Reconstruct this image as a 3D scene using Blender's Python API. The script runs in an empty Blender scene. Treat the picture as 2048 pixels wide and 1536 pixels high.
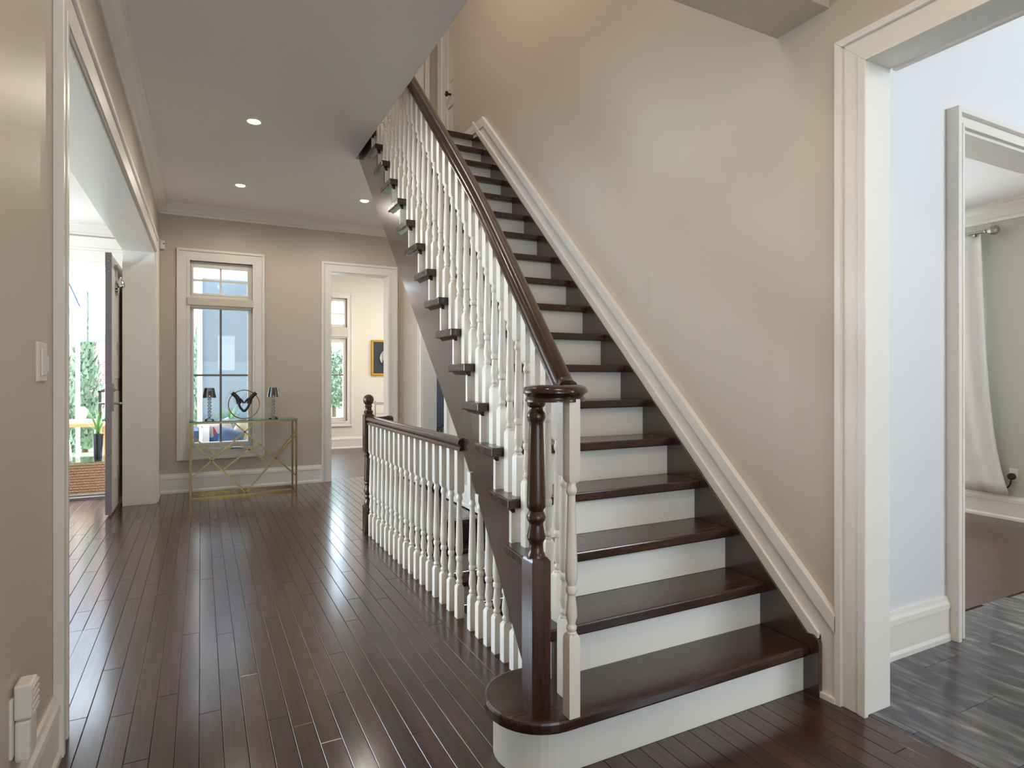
import bpy, bmesh, math, random
from mathutils import Vector, Matrix
random.seed(7)
SC = bpy.context.scene
COL = SC.collection
PI = math.pi

# ------------------------------------------------------------------ camera
F_PX, TH, YH, CXP, H = 1213.975, 0.4739, 752.72, 1024.0, 1.2424
cam_d = bpy.data.cameras.new('camera'); cam = bpy.data.objects.new('camera', cam_d); COL.objects.link(cam)
cam.location = (0, 0, H); cam.rotation_euler = (PI/2, 0, -TH)
cam_d.sensor_width = 36.0; cam_d.lens = 36.0*F_PX/2048.0
cam_d.shift_y = -(768.0-YH)/2048.0
cam_d.clip_start = 0.05
SC.camera = cam

# ------------------------------------------------------------------ world, sun, large lights, exposure
W = bpy.data.worlds.new('overcast_sky'); SC.world = W; W.use_nodes = True
bg = W.node_tree.nodes['Background']
bg.inputs['Color'].default_value = (0.70, 0.85, 1.0, 1); bg.inputs['Strength'].default_value = 11.0
SC.view_settings.view_transform = 'Standard'; SC.view_settings.look = 'None'
SC.view_settings.gamma = 1.0; SC.view_settings.use_curve_mapping = False
SC.view_settings.exposure = 0.31
SC.cycles.use_denoising = True
SC.cycles.max_bounces = 10; SC.cycles.diffuse_bounces = 5; SC.cycles.glossy_bounces = 4
SC.cycles.transparent_max_bounces = 12; SC.cycles.transmission_bounces = 8
SC.cycles.caustics_reflective = False; SC.cycles.caustics_refractive = False
SC.cycles.sample_clamp_indirect = 6.0

def light(name, kind, loc, rot, power, color, size=1.0, size_y=None, spot=None, blend=0.6):
    d = bpy.data.lights.new(name, kind); d.energy = power; d.color = color
    if kind == 'AREA':
        d.size = size
        if size_y: d.shape = 'RECTANGLE'; d.size_y = size_y
    elif kind == 'SUN': d.angle = size
    else: d.shadow_soft_size = size
    if kind == 'SPOT': d.spot_size = spot; d.spot_blend = blend
    o = bpy.data.objects.new(name, d); COL.objects.link(o); o.location = loc; o.rotation_euler = rot
    return o
light('sun', 'SUN', (0, 0, 12), (math.radians(-19), math.radians(6), 0), 3.5, (1.0, 0.95, 0.86), size=0.02)
# added cool fill light behind the camera, no glazed door stands there
light('rear_fill_light', 'AREA', (0.9, -2.3, 1.2), (PI/2+0.45, 0, 0), 42, (0.66, 0.87, 1.0), 2.0, 2.0)
# two storey foyer window, daylight
light('foyer_window_daylight', 'AREA', (4.3, -2.6, 2.6), (PI/2, 0, 0), 360, (0.84, 0.91, 1.0), 3.4, 3.6)
# upper hall daylight / ceiling fixture
light('upper_hall_light', 'AREA', (0.9, 3.2, 5.8), (0, 0, 0), 46, (1.0, 0.95, 0.89), 1.2, 1.6)
# unseen fill light added on the kitchen side to brighten the hall
light('kitchen_fill_light', 'AREA', (-4.6, 4.8, 1.3), (PI/2, 0, -PI/2), 50, (0.82, 0.91, 1.0), 3.0, 2.0)
# hall ceiling fixture above the camera (warm)
light('hall_fixture_light', 'AREA', (1.0, 0.35, 2.98), (0, 0, 0), 14, (1.0, 0.66, 0.38), 0.5, 0.5)
# dining room window, then the den and powder room lamps
light('dining_window_daylight', 'AREA', (6.1, 4.6, 1.5), (PI/2, 0, PI/2), 110, (0.88, 0.94, 1.0), 1.6, 1.8)
light('den_fill_light', 'AREA', (3.0, 8.7, 3.0), (0, 0, 0), 40, (1.0, 0.95, 0.87), 0.5, 0.5)  # added out of view to brighten the den wall and window frame
light('powder_room_fill_light', 'AREA', (2.8, 6.2, 2.9), (0, 0, 0), 26, (1.0, 0.97, 0.92), 0.3, 0.3)  # added lamp, lifts the blue wall behind the doorway

# ------------------------------------------------------------------ pixel rays -> places (2048x1536 frame)
CT, ST = math.cos(TH), math.sin(TH)
def ray(px, py):
    u = (px-CXP)/F_PX
    return Vector((ST+u*CT, CT-u*ST, (YH-py)/F_PX))
def on_z(px, py, z=0.0): d = ray(px, py); return Vector((0, 0, H))+d*((z-H)/d.z)
def on_x(px, py, X): d = ray(px, py); return Vector((0, 0, H))+d*(X/d.x)
def on_y(px, py, Y): d = ray(px, py); return Vector((0, 0, H))+d*(Y/d.y)

# ------------------------------------------------------------------ materials
def srgb(r, g, b):
    f = lambda v: (v/255/12.92) if v/255 <= 0.04045 else ((v/255+0.055)/1.055)**2.4
    return (f(r), f(g), f(b), 1.0)
def mat(name, col, rough=0.5, metal=0.0, spec=0.5, noise=0.0, nscale=8.0, bump=0.0, bscale=60.0, coat=0.0, emit=None, estr=0.0, trans=0.0, sheen=0.0):
    m = bpy.data.materials.new(name); m.use_nodes = True
    nt = m.node_tree; b = nt.nodes['Principled BSDF']
    b.inputs['Base Color'].default_value = col; b.inputs['Roughness'].default_value = rough
    b.inputs['Metallic'].default_value = metal; b.inputs['Specular IOR Level'].default_value = spec
    b.inputs['Coat Weight'].default_value = coat; b.inputs['Coat Roughness'].default_value = 0.08
    b.inputs['Transmission Weight'].default_value = trans
    if sheen: b.inputs['Sheen Weight'].default_value = sheen
    if emit: b.inputs['Emission Color'].default_value = emit; b.inputs['Emission Strength'].default_value = estr
    tc = nt.nodes.new('ShaderNodeTexCoord')
    if noise:
        n = nt.nodes.new('ShaderNodeTexNoise'); n.inputs['Scale'].default_value = nscale; n.inputs['Detail'].default_value = 3
        nt.links.new(tc.outputs['Object'], n.inputs['Vector'])
        mx = nt.nodes.new('ShaderNodeMix'); mx.data_type = 'RGBA'
        mx.inputs[6].default_value = tuple(c*(1-noise) for c in col[:3])+(1,)
        mx.inputs[7].default_value = tuple(min(1, c*(1+noise)) for c in col[:3])+(1,)
        nt.links.new(n.outputs['Fac'], mx.inputs[0]); nt.links.new(mx.outputs[2], b.inputs['Base Color'])
    if bump:
        n2 = nt.nodes.new('ShaderNodeTexNoise'); n2.inputs['Scale'].default_value = bscale; n2.inputs['Detail'].default_value = 4
        nt.links.new(tc.outputs['Object'], n2.inputs['Vector'])
        bp = nt.nodes.new('ShaderNodeBump'); bp.inputs['Strength'].default_value = bump; bp.inputs['Distance'].default_value = 0.002
        nt.links.new(n2.outputs['Fac'], bp.inputs['Height']); nt.links.new(bp.outputs['Normal'], b.inputs['Normal'])
    return m
def wood(name, dark, light_, scale, rough=0.25, bump=0.06, randomise=0.0, coat=0.0, rvar=0.08, spec=0.5, crough=0.14):
    m = bpy.data.materials.new(name); m.use_nodes = True
    nt = m.node_tree; N = nt.nodes; L = nt.links; b = N['Principled BSDF']
    tc = N.new('ShaderNodeTexCoord'); oi = N.new('ShaderNodeObjectInfo')
    add = N.new('ShaderNodeVectorMath'); add.operation = 'MULTIPLY_ADD'
    comb = N.new('ShaderNodeCombineXYZ')
    for k in range(3): L.new(oi.outputs['Random'], comb.inputs[k])
    add.inputs[1].default_value = (37, 53, 29)
    L.new(comb.outputs[0], add.inputs[0]); L.new(tc.outputs['Object'], add.inputs[2])
    mp = N.new('ShaderNodeMapping'); mp.inputs['Scale'].default_value = scale
    L.new(add.outputs[0], mp.inputs['Vector'])
    n1 = N.new('ShaderNodeTexNoise'); n1.inputs['Scale'].default_value = 1.0; n1.inputs['Detail'].default_value = 5; n1.inputs['Roughness'].default_value = 0.6
    n1.inputs['Distortion'].default_value = 0.6
    L.new(mp.outputs[0], n1.inputs['Vector'])
    n2 = N.new('ShaderNodeTexNoise'); n2.inputs['Scale'].default_value = 5.0; n2.inputs['Detail'].default_value = 2
    L.new(mp.outputs[0], n2.inputs['Vector'])
    ramp = N.new('ShaderNodeValToRGB'); ramp.color_ramp.elements[0].position = 0.35; ramp.color_ramp.elements[1].position = 0.68
    ramp.color_ramp.elements[0].color = dark; ramp.color_ramp.elements[1].color = light_
    mixf = N.new('ShaderNodeMath'); mixf.operation = 'MULTIPLY_ADD'; mixf.inputs[1].default_value = 0.35
    L.new(n2.outputs['Fac'], mixf.inputs[0])
    m3 = N.new('ShaderNodeMath'); m3.operation = 'MULTIPLY'; m3.inputs[1].default_value = 0.68
    L.new(n1.outputs['Fac'], m3.inputs[0]); L.new(m3.outputs[0], mixf.inputs[2])
    L.new(mixf.outputs[0], ramp.inputs['Fac'])
    hsv = N.new('ShaderNodeHueSaturation'); hsv.inputs['Saturation'].default_value = 1.0
    mr = N.new('ShaderNodeMapRange'); mr.inputs[3].default_value = 1-randomise; mr.inputs[4].default_value = 1+randomise
    L.new(oi.outputs['Random'], mr.inputs[0]); L.new(mr.outputs[0], hsv.inputs['Value'])
    L.new(ramp.outputs['Color'], hsv.inputs['Color']); L.new(hsv.outputs[0], b.inputs['Base Color'])
    r2 = N.new('ShaderNodeMapRange'); r2.inputs[3].default_value = rough-rvar; r2.inputs[4].default_value = rough+rvar
    L.new(n1.outputs['Fac'], r2.inputs[0]); L.new(r2.outputs[0], b.inputs['Roughness'])
    b.inputs['Coat Weight'].default_value = coat; b.inputs['Coat Roughness'].default_value = crough
    b.inputs['Specular IOR Level'].default_value = spec
    bp = N.new('ShaderNodeBump'); bp.inputs['Strength'].default_value = bump; bp.inputs['Distance'].default_value = 0.002
    L.new(mixf.outputs[0], bp.inputs['Height']); L.new(bp.outputs['Normal'], b.inputs['Normal'])
    return m
def glass(name, tint=(1, 1, 1, 1), rough=0.02, ior=1.45, strength=1.0):
    m = bpy.data.materials.new(name); m.use_nodes = True
    nt = m.node_tree; N = nt.nodes; L = nt.links
    for n in list(N): N.remove(n)
    out = N.new('ShaderNodeOutputMaterial'); mix = N.new('ShaderNodeMixShader')
    tr = N.new('ShaderNodeBsdfTransparent'); tr.inputs['Color'].default_value = tint
    gl = N.new('ShaderNodeBsdfGlossy'); gl.inputs['Roughness'].default_value = rough
    fr = N.new('ShaderNodeFresnel'); fr.inputs['IOR'].default_value = ior
    mu = N.new('ShaderNodeMath'); mu.operation = 'MULTIPLY'; mu.inputs[1].default_value = strength
    L.new(fr.outputs[0], mu.inputs[0]); L.new(mu.outputs[0], mix.inputs[0])
    L.new(tr.outputs[0], mix.inputs[1]); L.new(gl.outputs[0], mix.inputs[2]); L.new(mix.outputs[0], out.inputs['Surface'])
    return m

M = {}
M['wall'] = mat('greige_wall_paint', srgb(199, 186, 168), 0.42, spec=0.35, noise=0.015, nscale=1.5, bump=0.05, bscale=220)
M['ceil'] = mat('ceiling_paint', srgb(238, 234, 232), 0.7, spec=0.2, noise=0.01, nscale=1.2)
M['trim'] = mat('white_trim_paint', srgb(232, 226, 216), 0.32, spec=0.45, noise=0.01, nscale=4)
M['riser'] = mat('white_riser_paint', srgb(232, 227, 218), 0.35, spec=0.45, noise=0.015, nscale=5)
M['bal'] = mat('baluster_paint', srgb(234, 228, 216), 0.3, spec=0.5)
M['cream'] = mat('cream_wall_paint', srgb(232, 222, 206), 0.5, spec=0.3, noise=0.01)
M['foyer'] = mat('white_wall_paint', srgb(226, 225, 224), 0.5, spec=0.3, noise=0.008)
M['sage'] = mat('sage_wall_paint', srgb(192, 190, 174), 0.55, spec=0.3, noise=0.01)
M['bluewall'] = mat('slate_blue_paint', srgb(118, 132, 148), 0.55, spec=0.3, noise=0.02)
dk, lt = srgb(34, 18, 12), srgb(68, 38, 24)
M['wx'] = wood('dark_stained_oak_x', dk, lt, (1.6, 22, 22), 0.26, 0.08, 0.06, coat=0.25)
M['wy'] = wood('dark_stained_oak_y', dk, lt, (22, 1.6, 22), 0.28, 0.08, 0.06, coat=0.25)
M['wz'] = wood('dark_stained_oak_z', srgb(38, 20, 13), srgb(82, 46, 28), (26, 26, 1.4), 0.26, 0.08, 0.05, coat=0.3)
M['skirt'] = wood('dark_stained_oak_stringer', srgb(40, 24, 17), srgb(66, 41, 30), (10, 1.2, 1.2), 0.24, 0.03, 0.0, coat=1.0, rvar=0.05, spec=0.9)
M['rail'] = wood('dark_stained_oak_rail', srgb(40, 21, 12), srgb(66, 37, 21), (20, 1.5, 8), 0.24, 0.04, 0.0, coat=0.25)
M['plank'] = wood('dark_oak_floor_plank', srgb(41, 22, 16), srgb(73, 43, 33), (19, 1.3, 19), 0.36, 0.16, 0.20, coat=1.0, rvar=0.05, spec=0.1, crough=0.17)
M['slab'] = mat('dark_brown_subfloor', srgb(40, 26, 20), 0.6)  # plain dark brown slab that shows in the plank gaps
M['brass'] = mat('brushed_gold_metal', srgb(146, 118, 72), 0.26, 1.0, noise=0.08, nscale=20)
M['chrome'] = mat('polished_chrome', srgb(215, 215, 215), 0.12, 1.0)
M['steel'] = mat('satin_nickel', srgb(168, 164, 158), 0.3, 1.0, noise=0.04)
M['glass'] = glass('window_glass', (0.97, 0.99, 1, 1), strength=0.4)
M['tealglass'] = glass('table_glass', (0.80, 0.94, 0.90, 1), 0.02, 1.5)
M['tealedge'] = mat('glass_edge_teal', srgb(70, 150, 138), 0.1, trans=0.3)
M['crystal'] = glass('crystal_glass', (0.93, 0.94, 0.96, 1), 0.05, 1.6)
M['smoke'] = glass('smoked_mirror_glass', (0.72, 0.69, 0.70, 1), 0.08, 2.0)
M['black'] = mat('matte_black_resin', srgb(34, 33, 38), 0.4, noise=0.1, nscale=12)
M['plastic'] = mat('white_plastic', srgb(228, 222, 212), 0.35)
M['blackplastic'] = mat('black_plastic', srgb(18, 18, 19), 0.4)
M['candle'] = mat('brown_wax', srgb(112, 66, 52), 0.5, noise=0.05)
M['curtain'] = mat('off_white_linen', srgb(226, 224, 218), 0.85, spec=0.15, noise=0.03, nscale=40, bump=0.25, bscale=400, sheen=0.2)
M['lamp'] = mat('lamp_lens', (1, 0.85, 0.6, 1), 0.4, emit=(1.0, 0.72, 0.42, 1), estr=14.0)
M['goldframe'] = mat('gold_frame', srgb(206, 150, 40), 0.35, 0.6)
M['charcoal'] = mat('charcoal_mat_board', srgb(58, 62, 68), 0.8)
M['mirror'] = mat('convex_mirror', srgb(230, 230, 230), 0.06, 1.0)
M['bronze'] = mat('door_edge_grey', srgb(120, 110, 106), 0.45, 0.4)
M['brickpale'] = mat('pale_brick', srgb(190, 150, 138), 0.8)
M['stucco'] = mat('blue_grey_stucco', srgb(118, 128, 138), 0.85, spec=0.2, noise=0.03, nscale=6, bump=0.15, bscale=120)
M['extwhite'] = mat('exterior_white', srgb(236, 238, 240), 0.5)
M['patio'] = mat('patio_stone', srgb(196, 192, 186), 0.75, noise=0.08, nscale=4)
M['leaf'] = mat('cedar_green', srgb(116, 132, 110), 0.7, noise=0.25, nscale=5)
M['grass'] = mat('grass_blade_green', srgb(92, 140, 74), 0.5, noise=0.2, nscale=6)
M['wicker'] = mat('tan_wicker', srgb(150, 116, 90), 0.6, noise=0.12, nscale=30)
M['navy'] = mat('navy_upholstery', srgb(44, 58, 86), 0.8, noise=0.06, nscale=60)
M['pot'] = mat('black_glazed_pot', srgb(26, 32, 44), 0.25)
M['orange'] = mat('honey_teak', srgb(214, 152, 92), 0.5, noise=0.1, nscale=8)
M['whiteceramic'] = mat('white_ceramic', srgb(232, 232, 230), 0.3)
M['bark'] = mat('brown_bark', srgb(92, 70, 52), 0.9, noise=0.2)
M['soil'] = mat('garden_soil_green', srgb(120, 138, 92), 0.9, noise=0.25, nscale=3)
M['pillowcream'] = mat('cream_cushion', srgb(150, 136, 118), 0.8, noise=0.05, nscale=50)
M['joint'] = mat('grey_grout', srgb(158, 160, 164), 0.7)
def translucent_mat():
    m = bpy.data.materials.new('backlit_screen_fabric'); m.use_nodes = True
    nt = m.node_tree; N = nt.nodes; L = nt.links; b = N['Principled BSDF']; b.inputs['Base Color'].default_value = srgb(232, 236, 242); b.inputs['Roughness'].default_value = 0.9
    t = N.new('ShaderNodeBsdfTranslucent'); t.inputs['Color'].default_value = srgb(232, 238, 246); mx = N.new('ShaderNodeMixShader'); mx.inputs[0].default_value = 0.5
    L.new(b.outputs[0], mx.inputs[1]); L.new(t.outputs[0], mx.inputs[2]); L.new(mx.outputs[0], N['Material Output'].inputs['Surface'])
    return m
M['screen'] = translucent_mat()
# patterned cushion
def cushion_mat():
    m = bpy.data.materials.new('patterned_cushion'); m.use_nodes = True
    nt = m.node_tree; N = nt.nodes; L = nt.links; b = N['Principled BSDF']; b.inputs['Roughness'].default_value = 0.8
    tc = N.new('ShaderNodeTexCoord'); v = N.new('ShaderNodeTexVoronoi'); v.inputs['Scale'].default_value = 7
    L.new(tc.outputs['Object'], v.inputs['Vector'])
    r = N.new('ShaderNodeValToRGB'); r.color_ramp.interpolation = 'CONSTANT'
    e = r.color_ramp.elements; e[0].position = 0; e[0].color = srgb(150, 146, 146); e[1].position = 0.35; e[1].color = srgb(150, 32, 52)
    for p, c in ((0.5, srgb(156, 152, 148)), (0.68, srgb(48, 76, 140)), (0.84, srgb(168, 116, 84))):
        k = e.new(p); k.color = c
    sp = N.new('ShaderNodeSeparateColor'); L.new(v.outputs['Color'], sp.inputs[0]); L.new(sp.outputs[0], r.inputs[0]); L.new(r.outputs[0], b.inputs['Base Color'])
    return m
M['pattern'] = cushion_mat()
def brick_mat():
    m = bpy.data.materials.new('far_brickwork'); m.use_nodes = True
    nt = m.node_tree; N = nt.nodes; L = nt.links; b = N['Principled BSDF']; b.inputs['Roughness'].default_value = 0.85
    tc = N.new('ShaderNodeTexCoord'); mp = N.new('ShaderNodeMapping'); mp.inputs['Rotation'].default_value = (PI/2, 0, 0)
    L.new(tc.outputs['Object'], mp.inputs['Vector'])
    br = N.new('ShaderNodeTexBrick'); br.inputs['Scale'].default_value = 4.6
    br.inputs['Color1'].default_value = srgb(150, 106, 98); br.inputs['Color2'].default_value = srgb(136, 92, 86); br.inputs['Mortar'].default_value = srgb(164, 150, 144)
    br.inputs['Mortar Size'].default_value = 0.02
    L.new(mp.outputs[0], br.inputs['Vector']); L.new(br.outputs['Color'], b.inputs['Base Color'])
    return m
M['brick'] = brick_mat()
def marble_mat():
    m = bpy.data.materials.new('dark_grey_marble_tile'); m.use_nodes = True
    nt = m.node_tree; N = nt.nodes; L = nt.links; b = N['Principled BSDF']; b.inputs['Roughness'].default_value = 0.09
    tc = N.new('ShaderNodeTexCoord'); oi = N.new('ShaderNodeObjectInfo'); comb = N.new('ShaderNodeCombineXYZ')
    for k in range(3): L.new(oi.outputs['Random'], comb.inputs[k])
    ad = N.new('ShaderNodeVectorMath'); ad.operation = 'MULTIPLY_ADD'; ad.inputs[1].default_value = (17, 23, 11)
    L.new(comb.outputs[0], ad.inputs[0]); L.new(tc.outputs['Object'], ad.inputs[2])
    mp = N.new('ShaderNodeMapping'); mp.inputs['Rotation'].default_value = (0, 0, 0.35); mp.inputs['Scale'].default_value = (9, 2.2, 1)
    L.new(ad.outputs[0], mp.inputs['Vector'])
    n = N.new('ShaderNodeTexNoise'); n.inputs['Scale'].default_value = 1.6; n.inputs['Detail'].default_value = 7; n.inputs['Distortion'].default_value = 0.8
    L.new(mp.outputs[0], n.inputs['Vector'])
    r = N.new('ShaderNodeValToRGB'); e = r.color_ramp.elements
    e[0].position = 0.3; e[0].color = srgb(66, 66, 71); e[1].position = 0.62; e[1].color = srgb(112, 109, 110)
    k = e.new(0.48); k.color = srgb(78, 78, 82); k = e.new(0.70); k.color = srgb(146, 134, 124); k = e.new(0.74); k.color = srgb(104, 102, 104)
    L.new(n.outputs['Fac'], r.inputs[0]); L.new(r.outputs[0], b.inputs['Base Color'])
    return m
M['marble'] = marble_mat()
def floorboard_mat():
    m = bpy.data.materials.new('far_floor_boards'); m.use_nodes = True
    nt = m.node_tree; N = nt.nodes; L = nt.links; b = N['Principled BSDF']; b.inputs['Roughness'].default_value = 0.3
    tc = N.new('ShaderNodeTexCoord'); mp = N.new('ShaderNodeMapping'); mp.inputs['Rotation'].default_value = (0, 0, PI/2)
    L.new(tc.outputs['Object'], mp.inputs['Vector'])
    br = N.new('ShaderNodeTexBrick'); br.inputs['Scale'].default_value = 1.0; br.inputs['Brick Width'].default_value = 1.1; br.inputs['Row Height'].default_value = 0.0727
    br.inputs['Color1'].default_value = srgb(70, 46, 37); br.inputs['Color2'].default_value = srgb(84, 56, 45); br.inputs['Mortar'].default_value = srgb(40, 26, 20); br.inputs['Mortar Size'].default_value = 0.002
    L.new(mp.outputs[0], br.inputs['Vector']); L.new(br.outputs['Color'], b.inputs['Base Color'])
    return m
M['boards'] = floorboard_mat()

# ------------------------------------------------------------------ mesh helpers
class MB:
    def __init__(s): s.v = []; s.f = []
    def add(s, vs, fs):
        o = len(s.v); s.v += [tuple(v) for v in vs]; s.f += [tuple(i+o for i in f) for f in fs]; return s
    def box(s, x0, x1, y0, y1, z0, z1):
        return s.add([(x0,y0,z0),(x1,y0,z0),(x1,y1,z0),(x0,y1,z0),(x0,y0,z1),(x1,y0,z1),(x1,y1,z1),(x0,y1,z1)],
                     [(0,3,2,1),(4,5,6,7),(0,1,5,4),(1,2,6,5),(2,3,7,6),(3,0,4,7)])
    def prism(s, poly, mp, t0, t1):
        n = len(poly)
        vs = [mp(u, v, t0) for u, v in poly]+[mp(u, v, t1) for u, v in poly]
        fs = [tuple(range(n-1, -1, -1)), tuple(range(n, 2*n))]+[(i, (i+1) % n, n+(i+1) % n, n+i) for i in range(n)]
        return s.add(vs, fs)
    def lathe(s, prof, seg=16, c=(0, 0, 0), cap=True, axis='Z'):
        vs, fs = [], []
        for z, r in prof:
            for k in range(seg):
                a = 2*PI*k/seg; p = (r*math.cos(a), r*math.sin(a), z)
                if axis == 'Y': p = (p[0], p[2], p[1])
                if axis == 'X': p = (p[2], p[0], p[1])
                vs.append((c[0]+p[0], c[1]+p[1], c[2]+p[2]))
        for i in range(len(prof)-1):
            for k in range(seg):
                a = i*seg+k; b2 = i*seg+(k+1) % seg
                fs.append((a, b2, b2+seg, a+seg))
        if cap:
            fs.append(tuple(range(seg-1, -1, -1))); o = (len(prof)-1)*seg; fs.append(tuple(range(o, o+seg)))
        return s.add(vs, fs)
    def tube(s, path, r, seg=8):
        path = [Vector(p) for p in path]
        vs, fs = [], []; up = Vector((0, 0, 1))
        for i, p in enumerate(path):
            t = (path[min(i+1, len(path)-1)]-path[max(i-1, 0)]).normalized()
            a = t.cross(up)
            if a.length < 1e-3: a = t.cross(Vector((1, 0, 0)))
            a.normalize(); b2 = t.cross(a).normalized()
            rr = r[i] if isinstance(r, (list, tuple)) else r
            for k in range(seg):
                an = 2*PI*k/seg; vs.append(p+a*rr*math.cos(an)+b2*rr*math.sin(an))
        n = len(path)
        for i in range(n-1):
            for k in range(seg): a = i*seg+k; b2 = i*seg+(k+1) % seg; fs.append((a, b2, b2+seg, a+seg))
        fs.append(tuple(range(seg-1, -1, -1))); o = (n-1)*seg; fs.append(tuple(range(o, o+seg)))
        return s.add(vs, fs)
    def sweep(s, path, prof):
        """prof: closed list of (side, up); frames keep 'up' in the vertical plane of travel"""
        path = [Vector(p) for p in path]; n = len(path); m = len(prof); vs, fs = [], []
        for i, p in enumerate(path):
            t = (path[min(i+1, n-1)]-path[max(i-1, 0)]).normalized()
            side = Vector((t.y, -t.x, 0)); side = side.normalized() if side.length > 1e-6 else Vector((1, 0, 0))
            up = side.cross(t).normalized()
            if up.z < 0: up = -up
            for a, b2 in prof: vs.append(p+side*a+up*b2)
        for i in range(n-1):
            for k in range(m): a = i*m+k; b2 = i*m+(k+1) % m; fs.append((a, b2, b2+m, a+m))
        fs.append(tuple(range(m-1, -1, -1))); o = (n-1)*m; fs.append(tuple(range(o, o+m)))
        return s.add(vs, fs)
    def bar(s, a, b2, w):
        """square bar between two points"""
        a, b2 = Vector(a), Vector(b2); t = (b2-a).normalized(); up = Vector((0, 1, 0))
        if abs(t.dot(up)) > 0.99: up = Vector((1, 0, 0))
        x = t.cross(up).normalized(); y = t.cross(x).normalized(); h = w/2
        vs = [p+x*i*h+y*j*h for p in (a, b2) for i, j in ((-1,-1),(1,-1),(1,1),(-1,1))]
        return s.add(vs, [(3,2,1,0),(4,5,6,7),(0,1,5,4),(1,2,6,5),(2,3,7,6),(3,0,4,7)])
ORG = {}
def link(name, me, m, parent=None):
    o = bpy.data.objects.new(name, me); COL.objects.link(o)
    if m is not None and not me.materials: me.materials.append(m)
    if parent is not None: o.parent = parent
    return o
def mesh(name, mb, smooth=None):
    me = bpy.data.meshes.new(name); me.from_pydata(mb.v, [], mb.f); me.update()
    bm = bmesh.new(); bm.from_mesh(me); bmesh.ops.recalc_face_normals(bm, faces=bm.faces); bm.to_mesh(me); bm.free()
    if smooth is not None:
        me.shade_smooth(); me.set_sharp_from_angle(angle=math.radians(smooth))
    return me
def obj(name, mb, m, parent=None, smooth=None, bevel=0.0, org=None):
    """verts in world space; the object's origin is its parent's base point (or org)"""
    root = Vector((0, 0, 0))
    if parent is not None: root = ORG.get(parent.name, Vector((0, 0, 0)))
    elif org is not None: root = Vector(org)
    if root.length: mb.v = [(x-root.x, y-root.y, z-root.z) for x, y, z in mb.v]
    o = link(name, mesh(name, mb, smooth), m, parent)
    if parent is None: o.location = root
    ORG[o.name] = root
    if bevel:
        bv = o.modifiers.new('bevel', 'BEVEL'); bv.width = bevel; bv.segments = 2; bv.limit_method = 'ANGLE'; bv.angle_limit = math.radians(40)
    return o
def tag(o, label=None, cat=None, group=None, kind=None):
    if label: o['label'] = label
    if cat: o['category'] = cat
    if group: o['group'] = group
    if kind: o['kind'] = kind
    return o
def thing(name, loc, label, cat, group=None, kind=None):
    o = bpy.data.objects.new(name, None); COL.objects.link(o); o.empty_display_size = 0.1
    o.location = loc; ORG[o.name] = Vector(loc)
    return tag(o, label, cat, group, kind)
def struct(name, mb, m, bevel=0.0, smooth=None, label=None):
    return tag(obj(name, mb, m, None, smooth, bevel), label, None, None, 'structure')
def copy_tree(o, loc, parent=None):
    c = o.copy(); COL.objects.link(c); c.parent = parent
    if parent is None: c.location = loc; ORG[c.name] = Vector(loc)
    for ch in o.children: copy_tree(ch, None, c)
    return c
mpY = lambda Y, sgn=-1: (lambda u, v, t: (u, Y+sgn*t, v))      # plane facing -Y (sgn -1)
mpX = lambda X, sgn=-1: (lambda u, v, t: (X+sgn*t, u, v))      # plane facing -X (sgn -1)
def wall_cells(mb, mp, u0, u1, v0, v1, holes, t0, t1):
    us = sorted({u0, u1, *[h for q in holes for h in q[:2] if u0 < h < u1]})
    vs = sorted({v0, v1, *[h for q in holes for h in q[2:] if v0 < h < v1]})
    for i in range(len(us)-1):
        j = 0
        while j < len(vs)-1:
            def hole(jj):
                cu, cv = (us[i]+us[i+1])/2, (vs[jj]+vs[jj+1])/2
                return any(q[0] < cu < q[1] and q[2] < cv < q[3] for q in holes)
            if hole(j): j += 1; continue
            k = j
            while k < len(vs)-1 and not hole(k): k += 1
            mb.prism([(us[i], vs[j]), (us[i+1], vs[j]), (us[i+1], vs[k]), (us[i], vs[k])], mp, t0, t1); j = k
    return mb
def frame(mb, mp, u0, u1, v0, v1, w, t0, t1, bottom=False, left=True, right=True, top=True, wl=None, wr=None, wt=None):
    wl, wr, wt = wl or w, wr or w, wt or w
    vb = v0-w if bottom else v0
    if left: mb.prism([(u0, v0), (u0, v1), (u0-wl, v1+wt), (u0-wl, vb)], mp, t0, t1)
    if right: mb.prism([(u1, v0), (u1+wr, vb), (u1+wr, v1+wt), (u1, v1)], mp, t0, t1)
    if top: mb.prism([(u0, v1), (u1, v1), (u1+(wr if right else 0), v1+wt), (u0-(wl if left else 0), v1+wt)], mp, t0, t1)
    if bottom: mb.prism([(u0-wl, vb), (u1+wr, vb), (u1, v0), (u0, v0)], mp, t0, t1)
    return mb
def casing(mb, mp, u0, u1, v0, v1, w, bottom=False, **k):
    """flat board + outer back band + inner bead"""
    b = 0.026
    frame(mb, mp, u0, u1, v0, v1, w-b, 0, 0.016, bottom, **{kk: vv for kk, vv in k.items() if kk in ('left', 'right', 'top')})
    frame(mb, mp, u0-(w-b), u1+(w-b), v0-((w-b) if bottom else 0), v1+(w-b), b, 0, 0.03, bottom, **{kk: vv for kk, vv in k.items() if kk in ('left', 'right', 'top')})
    frame(mb, mp, u0, u1, v0, v1, 0.03, 0.016, 0.021, bottom, **{kk: vv for kk, vv in k.items() if kk in ('left', 'right', 'top')})
    return mb
BASEP = [(0, 0), (0.024, 0), (0.024, 0.02), (0.017, 0.034), (0.017, 0.15), (0.022, 0.152), (0.020, 0.175), (0.013, 0.19), (0.010, 0.205), (0, 0.205)]
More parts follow.
